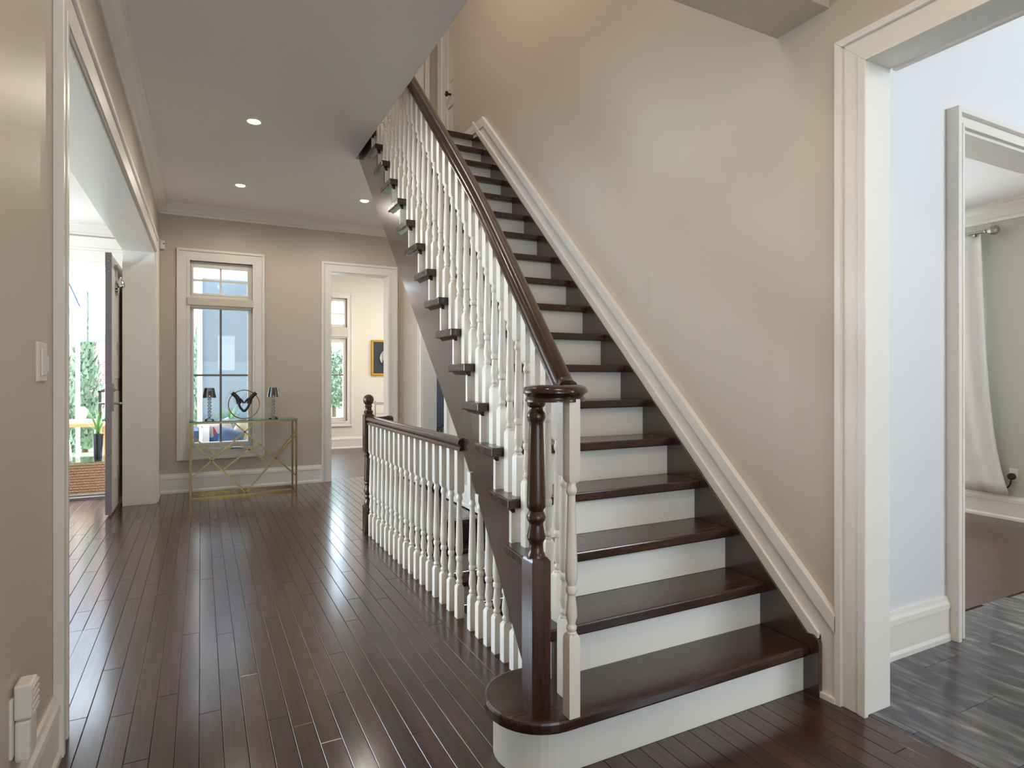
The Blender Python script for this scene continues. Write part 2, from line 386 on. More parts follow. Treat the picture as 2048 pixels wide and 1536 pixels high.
def baseboard(mb, a, b2, face, z=0.0, prof=BASEP):
    """a, b2: (x, y) along the wall; face: unit (x, y) out of the wall"""
    n = len(prof)
    vs = [(p[0]+face[0]*d, p[1]+face[1]*d, z+h) for p in (a, b2) for d, h in prof]
    return mb.add(vs, [tuple(range(n-1, -1, -1)), tuple(range(n, 2*n))]+[(i, (i+1) % n, n+(i+1) % n, n+i) for i in range(n)])
def crownp(zc): return [(0, zc-0.108), (0.010, zc-0.108), (0.014, zc-0.09), (0.026, zc-0.082), (0.045, zc-0.05), (0.072, zc-0.028), (0.078, zc-0.016), (0.096, zc-0.012), (0.096, zc), (0, zc)]

# ------------------------------------------------------------------ main dimensions (metres)
R, RUN, Y0 = 0.1865, 0.1935, 1.63           # riser, run, first riser
SL = R/RUN
ZC, ZF2 = 3.07, 18*R                          # hall ceiling, upper floor
YW = 7.385                                    # far wall
XS, XW, XU = 2.126, 2.165, 2.26               # stair wall skirt face, stair wall, wall below the stair
Lz = lambda y: (y-Y0)*SL
def Xn(y): return 1.158-0.1077*0.13*math.log(1+math.exp(max(-30, min(30, (2.74-y)/0.13))))   # outer end of the treads (flares out at the bottom)

# ================================================================== SETTING
# ---- floor of the hall: slab, planks
fl = MB()
fl.box(-5.0, 1.165, -2.5, YW+0.16, -0.30, -0.014)
fl.box(1.165, 2.2, -2.5, 1.75, -0.30, -0.014)
fl.box(1.165, XU, 4.875, YW+0.16, -0.30, -0.014)
floor = struct('floor', fl, M['slab'])
PW = 0.0727
def plank(x0, x1, y0, y1):
    g, c, zt = 0.0006, 0.0016, 0.0
    a0, a1, b0, b1 = x0+g, x1-g, y0+g, y1-g
    mb = MB()
    cx, cy = (x0+x1)/2, (y0+y1)/2
    P = lambda x, y, z: (x-cx, y-cy, z)
    vs = [P(a0,b0,-0.014),P(a1,b0,-0.014),P(a1,b1,-0.014),P(a0,b1,-0.014), P(a0,b0,zt-c),P(a1,b0,zt-c),P(a1,b1,zt-c),P(a0,b1,zt-c),
          P(a0+c,b0+c,zt),P(a1-c,b0+c,zt),P(a1-c,b1-c,zt),P(a0+c,b1-c,zt)]
    mb.add(vs, [(0,3,2,1),(0,1,5,4),(1,2,6,5),(2,3,7,6),(3,0,4,7),(4,5,9,8),(5,6,10,9),(6,7,11,10),(7,4,8,11),(8,9,10,11)])
    o = link('plank', mesh('plank', mb), M['plank'], floor); o.location = (cx, cy, 0)
    return o
rest = MB()
def lay(x0, x1, y0, y1, big=True):
    y = y0
    first = True
    while y < y1-0.02:
        ln = random.uniform(0.75, 1.75)
        if first: ln *= random.uniform(0.3, 1.0); first = False
        e = min(y+ln, y1)
        if y1-e < 0.25: e = y1
        if big: plank(x0, x1, y, e)
        else: rest.box(x0+0.0006, x1-0.0006, y+0.0006, e-0.0006, -0.014, 0.0)
        y = e
k = -19
while k*PW-0.004 < 2.19:
    xa, xb = k*PW-0.004, min((k+1)*PW-0.004, 2.2)
    if xa < -0.45: lay(xa, xb, 3.6, YW+0.02); lay(xa, xb, -2.5, 3.6, False)
    elif xb < 1.17: lay(xa, xb, 1.25, YW+0.0); lay(xa, xb, -2.5, 1.25, False)
    else:
        lay(xa, xb, 0.62, 1.75); lay(xa, xb, -2.5, 0.62, False)
        lay(xa, min(xb, XU), 4.93, YW+0.16)
    k += 1
for k in range(-68, -19): lay(k*PW-0.004, (k+1)*PW-0.004, -2.5, YW, False)
rs = obj('planking', rest, M['plank'], floor); rs['kind'] = 'stuff'
# dark nosing along the stair opening
struct('trim_1', MB().box(1.155, 1.235, 1.95, 4.84, -0.30, 0.0005), M['wy'])
# ---- floor of the foyer: marble tiles
ff = struct('floor.001', MB().box(2.2, 8.0, -2.7, 1.775, -0.3, -0.012), M['joint'])
TW, TL = 0.2575, 0.52
ci = 0
x = 2.2325-TW
while x < 5.2:
    y = (1.24 if ci % 2 == 0 else 1.50)-TL*6
    ci += 1
    while y < 1.775:
        xa, xb, ya, yb = max(x, 2.2), x+TW, y, min(y+TL, 1.775)
        y += TL
        if yb < -0.4 or yb-ya < 0.02: continue
        g = 0.0011; cx, cy = (xa+xb)/2, (ya+yb)/2
        mb = MB().box(xa+g-cx, xb-g-cx, ya+g-cy, yb-g-cy, -0.012, 0.0)
        o = link('tile', mesh('tile', mb), M['marble'], ff); o.location = (cx, cy, 0)
    x += TW
# ---- other floors
struct('floor.002', MB().box(XU+0.14, 6.5, 1.775, 6.2, -0.3, 0.0), M['boards'])          # dining room
struct('floor.003', MB().box(0.9, 5.2, YW+0.16, 10.75, -0.3, 0.0), M['boards'])          # den
struct('floor.004', MB().box(XU, 5.0, 5.6, YW+0.16, -0.3, 0.0).box(XU+0.14, 5, 6.2, YW, -0.3, 0.0), M['boards'])   # powder room
struct('floor.005', MB().box(1.1, 2.3, 1.5, 5.2, -2.9, -2.8), M['boards'])               # basement
# ---- far wall with window, den doorway, patio door
WIN = (on_y(380, 600, YW).x, on_y(505, 600, YW).x, 0.47, 2.49)
DEN = (1.365, 2.075, 0.0, 2.495)
PAT = (-1.80, -0.80, 0.0, 2.40)
wf = wall_cells(MB(), mpY(YW), -5.0, XU+0.14, 0.0, ZC, [WIN, DEN, PAT, (-4.6, -2.3, 0.8, 2.4)], 0, -0.16)
struct('wall_far', wf, M['wall'])
# ---- left wall (hair off square) built about its far corner
LA = 0.0063
def left_struct(name, mb, m, bevel=0.0, kind='structure'):
    o = link(name, mesh(name, mb), m); o.location = (-0.395, YW, 0); o.rotation_euler = (0, 0, -LA); o['kind'] = kind
    ORG[o.name] = Vector((-0.395, YW, 0))
    if bevel: bv = o.modifiers.new('bevel', 'BEVEL'); bv.width = bevel; bv.segments = 2; bv.limit_method = 'ANGLE'
    return o
OY0, OY1, OZ = 2.57-YW, 6.87-YW, 2.465        # opening to the kitchen
mL = mpX(0.0, 1)
wl = wall_cells(MB(), mL, -9.9, -0.001, 0.0, ZC, [(OY0, OY1, 0, OZ)], 0, -0.266)
left_struct('wall_left', wl, M['wall'])
jl = MB().box(-0.268, 0.001, OY1-0.016, OY1, 0, OZ).box(-0.268, 0.001, OY0, OY0+0.016, 0, OZ).box(-0.268, 0.001, OY0, OY1, OZ-0.016, OZ)
casing(jl, mL, OY0, OY1, 0, OZ, 0.145, right=False)
frame(jl, mL, OY1, OY1, 0, OZ, 0.07, 0, 0.016, left=False, top=False)
frame(jl, mL, OY1+0.07, OY1+0.07, 0, OZ+0.119, 0.026, 0, 0.03, left=False, top=False)
left_struct('trim_2', jl, M['trim'], 0.003)
cr = MB(); P = crownp(ZC)
cr.add([(d, y, z) for y in (-9.9, 0.0) for d, z in P], [tuple(range(len(P)-1, -1, -1)), tuple(range(len(P), 2*len(P)))]+[(i, (i+1) % len(P), len(P)+(i+1) % len(P), len(P)+i) for i in range(len(P))])
left_struct('trim_3', cr, M['trim'])
bl = MB(); baseboard(bl, (0, -9.9), (0, OY0-0.145), (1, 0)); baseboard(bl, (0, OY1+0.096), (0, 0), (1, 0))
left_struct('baseboard_left', bl, M['trim'])
# ---- crown and base on the far wall
cr = MB(); n = len(P)
cr.add([(x, YW-d, z) for x in (-0.395, XU) for d, z in P], [tuple(range(n-1, -1, -1)), tuple(range(n, 2*n))]+[(i, (i+1) % n, n+(i+1) % n, n+i) for i in range(n)])
struct('trim_4', cr, M['trim'])
bf = MB(); baseboard(bf, (-0.395, YW), (DEN[0]-0.103, YW), (0, -1)); baseboard(bf, (DEN[1]+0.115, YW), (XU, YW), (0, -1))
struct('baseboard_far', bf, M['trim'])
# ---- hall ceiling (with stair opening), beam, upper floor
ce = MB()
ce.box(-0.66, 1.157, -2.5, YW+0.16, ZC, ZF2)
ce.box(1.157, XU+0.14, 5.14, YW+0.16, ZC, ZF2)
ce.box(1.157, XW, -2.5, 1.53, ZC, ZF2)
struct('ceiling', ce, M['ceil'])
struct('trim_5', MB().box(1.0, XW, 1.53, 1.77, 2.668, ZF2), M['wall'])            # dropped beam
struct('ceiling.001', MB().box(-5.2, -0.661, -2.5, YW+0.16, 2.77, 2.95), M['ceil'])    # kitchen
struct('ceiling.002', MB().box(0.9, 5.2, YW+0.16, 10.75, ZC, ZC+0.2), M['ceil'])       # den
struct('ceiling.003', MB().box(XU+0.14, 6.5, 1.775, 6.2, 2.75, 2.95), M['ceil'])       # dining room
struct('ceiling.004', MB().box(-0.8, 8.2, -2.8, 7.6, 5.96, 6.1), M['ceil'])            # upper storey
struct('ceiling.005', MB().box(XU+0.14, 5.0, 5.6, YW+0.3, ZC, ZC+0.2), M['ceil'])
# ---- stair wall
FD = (0.15, 1.40, 0.0, 2.415)                  # doorway to the foyer (Y range)
wr = MB()
wall_cells(wr, mpX(XW), -2.5, 1.70, 0.0, 5.96, [FD], 0, -0.145)
wr.prism([(1.70, 0), (1.701, 0), (5.456, Lz(5.456)-0.07), (5.456, 5.96), (1.70, 5.96)], mpX(XW), 0, -0.095)
wr.prism([(1.70, 3.07), (5.456, 3.07), (5.456, 5.96), (1.70, 5.96)], mpX(XU), 0, -0.14)
struct('wall_right', wr, M['wall'])
PD = (5.90, 6.66, 0.0, 2.36)
wu = wall_cells(MB(), mpX(XU), 1.70, YW, -2.8, ZC, [PD], 0, -0.14)
struct('wall_under_stair', wu, M['wall'])
# foyer doorway casing + jamb
jr = MB().box(XW-0.001, XW+0.146, FD[1]-0.016, FD[1], 0, FD[3]).box(XW-0.001, XW+0.146, FD[0], FD[1], FD[3]-0.016, FD[3]).box(XW-0.001, XW+0.146, FD[0], FD[0]+0.016, 0, FD[3])
casing(jr, mpX(XW), FD[0]+0.01, FD[1]-0.025, 0, FD[3]-0.025, 0.115)
casing(jr, mpX(XW+0.145, 1), FD[0]+0.01, FD[1]-0.025, 0, FD[3]-0.025, 0.115, right=False)
struct('trim_6', jr, M['trim'], 0.002)
# raked skirting on the stair wall and the landing
def raked(o0, o1, ya, yb): return [(ya, Lz(ya)+o0), (yb, Lz(yb)+o0), (yb, Lz(yb)+o1), (ya, Lz(ya)+o1)]
YA, YB = 1.484, 4.735
sk = MB()
sk.prism([(YA, 0.0), (1.552, 0.0), (1.552, 0.24), (1.58, Lz(1.58)+0.25), (YB+0.2, Lz(YB+0.2)+0.25), (YB+0.02, Lz(YB+0.02)+0.44), (YA, Lz(YA)+0.41)], mpX(XW), 0, 0.020)
sk.prism(raked(0.262, 0.318, 1.556, YB+0.19), mpX(XW), 0.020, 0.033)
sk.prism([(YA, Lz(YA)+0.405), (YB, Lz(YB)+0.405), (YB, Lz(YB)+0.472), (YA, Lz(YA)+0.472)], mpX(XW), 0.0, 0.030)
sk.prism([(YB, ZF2-0.2), (5.456, ZF2-0.2), (5.456, ZF2+0.06), (YB, ZF2+0.06)], mpX(XW), 0, 0.019)
sk.prism([(YB-0.01, Lz(YB)+0.38), (5.456, ZF2+0.03), (5.456, ZF2+0.112), (YB-0.01, Lz(YB-0.01)+0.472)], mpX(XW), 0, 0.0295)
sk.prism([(YA, 0), (1.548, 0), (1.548, 0.022), (YA, 0.022)], mpX(XW), 0.02, 0.034)
struct('baseboard_right', sk, M['trim'], 0.0015)
# powder room doorway under the stair
jp = MB().box(XU-0.001, XU+0.17, PD[1]-0.014, PD[1], 0, PD[3]).box(XU-0.001, XU+0.17, PD[0], PD[0]+0.014, 0, PD[3]).box(XU-0.001, XU+0.17, PD[0], PD[1], PD[3]-0.014, PD[3])
casing(jp, mpX(XU), PD[0]+0.01, PD[1]-0.01, 0, PD[3]-0.01, 0.095)
struct('trim_7', jp, M['trim'], 0.002)
bu = MB(); baseboard(bu, (XU, 4.9), (XU, PD[0]-0.085), (-1, 0)); baseboard(bu, (XU, PD[1]+0.085), (XU, YW), (-1, 0))
struct('baseboard_under_stair', bu, M['trim'])
pr_ = MB().box(3.3, 3.4, 5.3, YW+0.3, 0, ZC).box(XU+0.142, 3.4, YW+0.02, YW+0.12, 0, ZC).box(XU+0.14, 3.4, 5.4, 5.5, 0, ZC)
struct('wall_powder_room', pr_, M['bluewall'])
# ---- foyer walls
D2 = (3.225, 5.2, 0.0, 2.425)
wfo = wall_cells(MB(), mpY(1.62), XW+0.145, 8.0, 0, 5.96, [D2], 0, -0.155)
struct('wall_foyer', wfo, M['foyer'])
j2 = MB().box(D2[0]-0.001, D2[0]+0.016, 1.60, 1.775, 0, D2[3]).box(D2[0], D2[1], 1.60, 1.775, D2[3]-0.016, D2[3])
frame(j2, mpY(1.62), D2[0], D2[1], 0, D2[3], 0.055, 0, 0.030)
frame(j2, mpY(1.62), D2[0]-0.055, D2[1]+0.055, 0, D2[3]+0.055, 0.028, 0, 0.055)
frame(j2, mpY(1.62), D2[0]-0.0, D2[1], 0, D2[3], 0.018, 0.03, 0.04)
casing(j2, mpY(1.775, 1), D2[0], D2[1], 0, D2[3], 0.10)
struct('trim_8', j2, M['trim'], 0.002)
b2 = MB(); baseboard(b2, (XW+0.145, 1.62), (D2[0]-0.083, 1.62), (0, -1))
struct('baseboard_foyer', b2, M['trim'])
struct('wall_foyer_side', MB().box(8.0, 8.2, -2.8, 1.8, 0, 5.96), M['foyer'])
struct('wall_back', wall_cells(MB(), mpY(-2.7), -5.2, 8.2, 0, 5.96, [(0.4, 0.8, 1.4, 2.3), (3.6, 5.4, 2.2, 3.4)], 0, -0.2), M['wall'])
# ---- dining room seen through the foyer
XD = 6.24
struct('wall_dining', wall_cells(MB(), mpX(XD), 1.775, 6.2, 0, 2.75, [(3.2, 5.6, 0.3, 2.4)], 0, -0.16), M['sage'])
struct('wall_dining_side', MB().box(XU+0.14, 6.5, 6.0, 6.15, 0, 2.75), M['sage'])
bd = MB(); baseboard(bd, (XD, 1.775), (XD, 6.0), (-1, 0)); struct('baseboard_dining', bd, M['trim'])
PD2 = [(d*1.5, 2.75-(2.75-z)*1.35) for d, z in crownp(2.75)]
cd = MB(); cd.add([(XD-d, y, z) for y in (1.775, 6.0) for d, z in PD2], [tuple(range(n-1, -1, -1)), tuple(range(n, 2*n))]+[(i, (i+1) % n, n+(i+1) % n, n+i) for i in range(n)])
struct('trim_9', cd, M['trim'])
# ---- den
DW = (1.50, on_y(694, 700, 10.6).x, on_y(690, 842, 10.6).z, on_y(690, 597, 10.6).z)
struct('wall_den', wall_cells(MB(), mpY(10.6), 0.9, 5.2, 0, ZC, [DW], 0, -0.16), M['cream'])
struct('wall_den_side', MB().box(0.9, 1.05, YW+0.16, 10.6, 0, ZC), M['cream'])
struct('wall_den_side.001', wall_cells(MB(), mpX(5.0), YW+0.16, 10.6, 0, ZC, [(8.6, 9.6, 0.9, 2.2)], 0, -0.16), M['cream'])
struct('wall_den_back', wall_cells(MB(), mpY(YW+0.18, 1), 0.9, 5.2, 0, ZC, [(DEN[0], DEN[1], 0, DEN[3]), (WIN[0], WIN[1], 0, 3)], 0, -0.02), M['cream'])
bdn = MB(); baseboard(bdn, (1.05, 10.6), (5.0, 10.6), (0, -1)); struct('baseboard_den', bdn, M['trim'])
jd = MB().box(DEN[0], DEN[0]+0.016, YW-0.001, YW+0.19, 0, DEN[3]).box(DEN[1]-0.016, DEN[1], YW-0.001, YW+0.19, 0, DEN[3]).box(DEN[0], DEN[1], YW-0.001, YW+0.19, DEN[3]-0.016, DEN[3])
casing(jd, mpY(YW), DEN[0]+0.012, DEN[1]-0.012, 0, DEN[3]-0.012, 0.115)
dtrim = struct('trim_10', jd, M['trim'], 0.002)
for py in (600, 700, 806):
    q = on_y(663, py, YW+0.03)
    obj('hinge', MB().box(DEN[0]+0.0155, DEN[0]+0.022, YW+0.012, YW+0.05, q.z-0.045, q.z+0.045), M['steel'], dtrim)
# ---- kitchen side
struct('wall_kitchen', MB().box(-5.2, -5.0, -2.5, 2.6, 0, 2.95).box(-5.2, -5, 6.8, YW+0.1, 0, 2.95).box(-5.2, -5, 2.6, 6.8, 0, 0.7).box(-5.2, -5, 2.6, 6.8, 2.5, 2.95), M['wall'])
ck = MB(); P2 = crownp(2.77)
ck.add([(x, YW-d, z) for x in (-5, -0.66) for d, z in P2], [tuple(range(n-1, -1, -1)), tuple(range(n, 2*n))]+[(i, (i+1) % n, n+(i+1) % n, n+i) for i in range(n)])
struct('trim_11', ck, M['trim'])
jk = MB().box(PAT[0], PAT[0]+0.03, YW-0.01, YW+0.17, 0, PAT[3]).box(PAT[1]-0.03, PAT[1], YW-0.01, YW+0.17, 0, PAT[3]).box(PAT[0], PAT[1], YW-0.01, YW+0.17, PAT[3]-0.03, PAT[3])
casing(jk, mpY(YW), PAT[0], PAT[1], 0, PAT[3], 0.135)
jk.box(PAT[0]-0.135, PAT[1]+0.135, YW-0.04, YW, PAT[3]+0.135, PAT[3]+0.24)
struct('trim_12', jk, M['trim'], 0.002)
struct('trim_13', MB().box(PAT[0], PAT[1], YW-0.02, YW+0.2, 0, 0.028).box(PAT[0], PAT[1], YW+0.06, YW+0.10, 0.028, 0.045), M['steel'])
# ---- upper storey
up = MB()
up.box(-0.8, -0.6, -2.6, 7.6, ZF2, 5.96).box(-0.8, XW, -0.2, 0.0, ZF2, 5.96)
struct('wall_upper_left', up, M['wall'])
uf = MB()
YU = 6.5
UD = (1.30, on_y(850, 100, YU).x, ZF2, ZF2+2.1)
wall_cells(uf, mpY(YU), -0.8, 2.395, ZF2, 5.96, [UD], 0, -0.14)
wall_cells(uf, mpX(2.39), 5.456, YU, ZF2, 5.96, [(5.6, 6.35, ZF2, ZF2+2.05)], 0, -0.14)
uf.box(XW+0.05, 2.4, 5.38, 5.43, ZF2, 5.96)
struct('wall_upper_far', uf, M['wall'])
ut = MB(); casing(ut, mpY(YU), UD[0], UD[1], ZF2, UD[3], 0.045); casing(ut, mpX(2.39), 5.6, 6.35, ZF2, ZF2+2.05, 0.085)
struct('trim_14', ut, M['trim'])
def panel_door(name, mp, u0, u1, v0, v1, knob_u, label):
    o = thing(name, mp(u0, v0, 0), label, None, None, 'structure')
    w = u1-u0
    body = MB(); panels = [(u0+0.10, u1-0.10, v0+0.18, v0+0.80), (u0+0.10, u1-0.10, v0+1.02, v1-0.12)]
    wall_cells(body, mp, u0, u1, v0, v1, panels, 0.0, -0.04)
    obj('leaf', body, M['trim'], o, bevel=0.006)
    for q in panels:
        pn = MB().prism([(q[0]-0.005, q[2]-0.005), (q[1]+0.005, q[2]-0.005), (q[1]+0.005, q[3]+0.005), (q[0]-0.005, q[3]+0.005)], mp, -0.014, -0.032)
        pn.prism([(q[0]+0.05, q[2]+0.05), (q[1]-0.05, q[2]+0.05), (q[1]-0.05, q[3]-0.05), (q[0]+0.05, q[3]-0.05)], mp, -0.006, -0.016)
        obj('panel', pn, M['trim'], o, bevel=0.004)
    c = Vector(mp(knob_u, v0+0.92, 0.0)); t = (Vector(mp(knob_u, v0+0.92, 1.0))-c).normalized()
    ax = 'X' if abs(t.x) > 0.5 else 'Y'; sg = t.x if ax == 'X' else t.y
    kb = MB().lathe([(0, 0.012), (sg*0.03, 0.012), (sg*0.035, 0.024), (sg*0.05, 0.03), (sg*0.062, 0.022), (sg*0.066, 0.004)], 14, c, axis=ax)
    obj('knob', kb, M['blackplastic'], o, smooth=40)
    return o
panel_door('door_1', mpX(2.405), 5.61, 6.34, ZF2+0.01, ZF2+2.04, 6.28-0.14, 'white two-panel door on the upper landing with a dark knob')
panel_door('door_2', mpY(YU+0.03), UD[0], UD[1], ZF2+0.001, UD[3], UD[0]+0.08, 'white panel door behind the top of the stair rail')
struct('floor.006', MB().box(1.157, 2.39, 5.0, 7.6, ZF2-0.02, ZF2), M['boards'])

# ================================================================== windows
def window(name, mp, u0, u1, v0, v1, tr, low, vm, hm, tv, th_, label, blind, wcase, sgn):
    """tr/low: (u0,u1,v0,v1) of the transom and lower glass"""
    o = thing(name, mp(u0, v0, 0), label, None, None, 'structure')
    c = MB(); casing(c, mp, u0, u1, v0, v1, wcase, bottom=True); obj('casing', c, M['trim'], o, bevel=0.002)
    fr = MB()
    wall_cells(fr, mp, u0, u1, v0, v1, [tr, low], -0.035, -0.10)
    for q in (tr, low): frame(fr, mp, q[0], q[1], q[2], q[3], 0.02, -0.028, -0.04, bottom=True)
    obj('frame', fr, M['trim'], o, bevel=0.003)
    lin = MB(); frame(lin, mp, u0, u1, v0, v1, 0.012, 0.0, -0.16, bottom=True); obj('jamb_lining', lin, M['trim'], o)
    for q, m1, m2, mm in ((tr, tv, th_, M['trim']), (low, vm, hm, M['bronze'])):
        if m1:
            obj('muntin', MB().prism([(m1-0.011, q[2]), (m1+0.011, q[2]), (m1+0.011, q[3]), (m1-0.011, q[3])], mp, -0.055, -0.075), mm, o)
        if m2:
            obj('muntin', MB().prism([(q[0], m2-0.011), (q[1], m2-0.011), (q[1], m2+0.011), (q[0], m2+0.011)], mp, -0.054, -0.076), mm, o)
        us = [q[0]]+([m1] if m1 else [])+[q[1]]; vs = [q[2]]+([m2] if m2 else [])+[q[3]]
        for i in range(len(us)-1):
            for j in range(len(vs)-1):
                a = MB().prism([(us[i]-.003, vs[j]-.003), (us[i+1]+.003, vs[j]-.003), (us[i+1]+.003, vs[j+1]+.003), (us[i]-.003, vs[j+1]+.003)], mp, -0.063, -0.067)
                obj('pane', a, M['glass'], o)
    if blind:
        bl_ = MB().prism([(blind[0], blind[2]), (blind[1], blind[2]), (blind[1], blind[3]), (blind[0], blind[3])], mp, 0.035, -0.03)
        obj('roller_blind_cassette', bl_, mat('blind_fabric', srgb(214, 204, 190), 0.6), o, bevel=0.006)
        obj('blind_hem', MB().prism([(blind[0]+0.02, blind[2]-0.02), (blind[1]-0.02, blind[2]-0.02), (blind[1]-0.02, blind[2]), (blind[0]+0.02, blind[2])], mp, 0.005, -0.012), M['trim'], o)
    return o
wx = lambda px: on_y(px, 700, YW+0.05).x
wz = lambda px, py: on_y(px, py, YW+0.05).z
w1 = window('window_1', mpY(YW), WIN[0], WIN[1], WIN[2], WIN[3],
       (wx(387), wx(494.5), wz(440, 589), wz(440, 538)), (wx(387.5), wx(495.5), wz(440, 883.5), wz(440, 620)),
       wx(441.5), wz(441, 750.5), wx(441.5), wz(441, 563), 'tall white window behind the console table', (on_y(374, 600, YW).x, on_y(507, 600, YW).x, on_y(440, 613, YW).z, on_y(440, 598, YW).z), 0.125, -1)
ck_ = on_y(478, 886, YW-0.02)
crank = MB().tube([(ck_.x-0.08, YW-0.02, WIN[2]-0.02), (ck_.x-0.03, YW-0.035, WIN[2]-0.012), (ck_.x+0.03, YW-0.035, WIN[2]-0.02)], 0.008, 8)
obj('crank_handle', crank, M['steel'], w1, smooth=40)
dx = lambda px: on_y(px, 700, 10.65).x
dz = lambda py: on_y(690, py, 10.65).z
window('window_2', mpY(10.6), DW[0], DW[1], DW[2], DW[3], (DW[0]+0.06, dx(688), dz(649), dz(604)), (DW[0]+0.06, dx(686), dz(834), dz(686)),
       None, dz(750), None, dz(628), 'white den window seen through the doorway', (DW[0]-0.02, on_y(694, 600, 10.6).x+0.02, on_y(690, 674, 10.6).z, on_y(690, 655, 10.6).z), 0.09, -1)

# patio door leaf standing open into the kitchen
pdl = thing('door_3', (-0.72, 6.40, 0), 'white patio door leaf standing open with nickel lever handles', None, None, 'structure')
lf = MB(); wall_cells(lf, mpX(-0.703, 1), 6.40, YW-0.02, 0.02, 2.33, [], 0, -0.042)
obj('leaf', lf, M['trim'], pdl, bevel=0.003)
obj('raised_panel', MB().box(-0.704, -0.697, 6.56, YW-0.16, 0.30, 1.10).box(-0.704, -0.697, 6.56, YW-0.16, 1.22, 2.16), M['trim'], pdl, bevel=0.004)
es = obj('edge_strip', MB().box(-0.748, -0.7, 6.385, 6.40, 0.02, 2.335), M['bronze'], pdl)
for zz in (0.12, 0.55, 0.98, 1.35, 1.75, 2.17, 2.26):
    obj('screw', MB().lathe([(6.385, 0.006), (6.383, 0.006)], 8, (-0.722, 0, zz), axis='Y'), M['chrome'], es)
for sx, x0 in ((1, -0.703), (-1, -0.745)):
    hp = obj('handle_plate', MB().box(min(x0, x0+sx*0.012), max(x0, x0+sx*0.012), 6.44, 6.48, 0.93, 1.18), M['steel'], pdl, bevel=0.003)
    obj('lever', MB().tube([(x0, 6.46, 1.0), (x0+sx*0.055, 6.46, 1.0), (x0+sx*0.06, 6.50, 1.0), (x0+sx*0.06, 6.57, 0.998)], 0.010, 8), M['steel'], hp, smooth=40)
    obj('thumb_turn', MB().lathe([(0, 0.018), (sx*0.02, 0.018), (sx*0.024, 0.008), (sx*0.04, 0.008)], 10, (x0, 6.46, 1.12), axis='X'), M['steel'], hp, smooth=40)
for zz in (0.35, 1.50):
    obj('hinge', MB().box(-0.703, -0.69, 6.70, 6.74, zz-0.06, zz+0.06), M['steel'], pdl)
# silver hanging ornament on the door face
orn = thing('hanging_ornament', (-0.695, 6.62, 1.97), 'small silver shell-shaped ornament hanging on the open patio door', 'ornament')
fan = MB()
for i in range(9):
    a = math.radians(-150+i*15)
    fan.bar((-0.685, 6.66, 2.12), (-0.685, 6.66+0.13*math.cos(a)*0.8, 2.12+0.13*math.sin(a)), 0.016)
obj('fan', fan, M['chrome'], orn)
obj('hanger', MB().box(-0.701, -0.68, 6.60, 6.72, 2.235, 2.265).box(-0.7, -0.69, 6.655, 6.665, 2.14, 2.24), M['steel'], orn, bevel=0.002)
obj('bell', MB().lathe([(2.06, 0.028), (2.07, 0.04), (2.11, 0.035), (2.14, 0.012), (2.16, 0.006)], 14, (-0.66, 6.65, 0)), M['chrome'], orn, smooth=40)

# ================================================================== MAIN STAIRCASE
stair = thing('staircase', (1.6, Y0, 0), 'dark oak staircase with white risers and white turned balusters climbing along the wall', 'staircase')
NOSE, TT = 0.038, 0.040
# bullnose starting step
def bull(rad, yf, xr, n_=20):
    """outline: front edge at yf, half round at the left end, right end at xr"""
    cx, cy = 1.005, 1.765
    pts = [(xr, yf)]
    a0 = math.asin(max(-1, min(1, (yf-cy)/rad)))
    for i in range(n_+1):
        a = -PI/2-(PI*1.0)*i/n_
        x_, y_ = cx+rad*math.cos(a), cy+rad*math.sin(a)
        pts.append((x_, y_))
    return pts
pts = bull(0.183, 1.582, XS)+[(1.10, 1.948), (XS, 1.948)]
tz = lambda u, v, t: (u, v, t)
t1 = obj('tread', MB().prism(pts, tz, R-TT, R), M['wx'], stair, bevel=0.009)
pr1 = bull(0.152, 1.613, XS)+[(1.10, 1.917), (XS, 1.917)]
obj('riser', MB().prism(pr1, tz, 0.0, R-TT), M['riser'], stair, bevel=0.002)
obj('tread_moulding', MB().prism(bull(0.160, 1.605, XS)+[(1.10, 1.925), (XS, 1.925)], tz, R-TT-0.008, R-TT), M['wx'], t1)
for k in range(2, 19):
    yr = Y0+(k-1)*RUN; yn = yr-NOSE; yb = yr+RUN+0.012
    zt = k*R
    xf, xb = Xn(yn), Xn(yb)
    if k < 18:
        # tread with a mitred return nosing on its open end (the return reaches past the next riser)
        poly = [(xf, yn), (XS, yn), (XS, yr+RUN), (xb+0.045, yr+RUN), (xb+0.045, yb), (xb, yb)]
        td = obj('tread', MB().prism(poly, tz, zt-TT, zt), M['wx'], stair, bevel=0.006)
        cv = MB()
        c0 = 0.016
        cv.add([(xf+c0, yn+0.02, zt-TT), (xb+c0, yb-0.02, zt-TT), (xb+0.036, yb-0.035, zt-TT-0.022), (xf+0.036, yn+0.036, zt-TT-0.022), (xf+0.05, yn+0.036, zt-TT), (xb+0.05, yb-0.02, zt-TT), (xf+0.05, yn+0.036, zt-TT-0.022), (xb+0.05, yb-0.035, zt-TT-0.022)],
               [(0, 1, 2, 3), (0, 3, 6, 4), (1, 5, 7, 2), (3, 2, 7, 6), (0, 4, 5, 1), (4, 6, 7, 5)])
        obj('cove_moulding', cv, M['wy'], td)
    else:
        obj('tread', MB().box(1.157, XS, yn, 5.6, zt-TT, zt), M['wx'], stair, bevel=0.006)
    xo = Xn(yr)+0.03
    obj('riser', MB().box(xo, XS+0.002, yr, yr+0.02, (k-1)*R, zt-TT), M['riser'], stair)
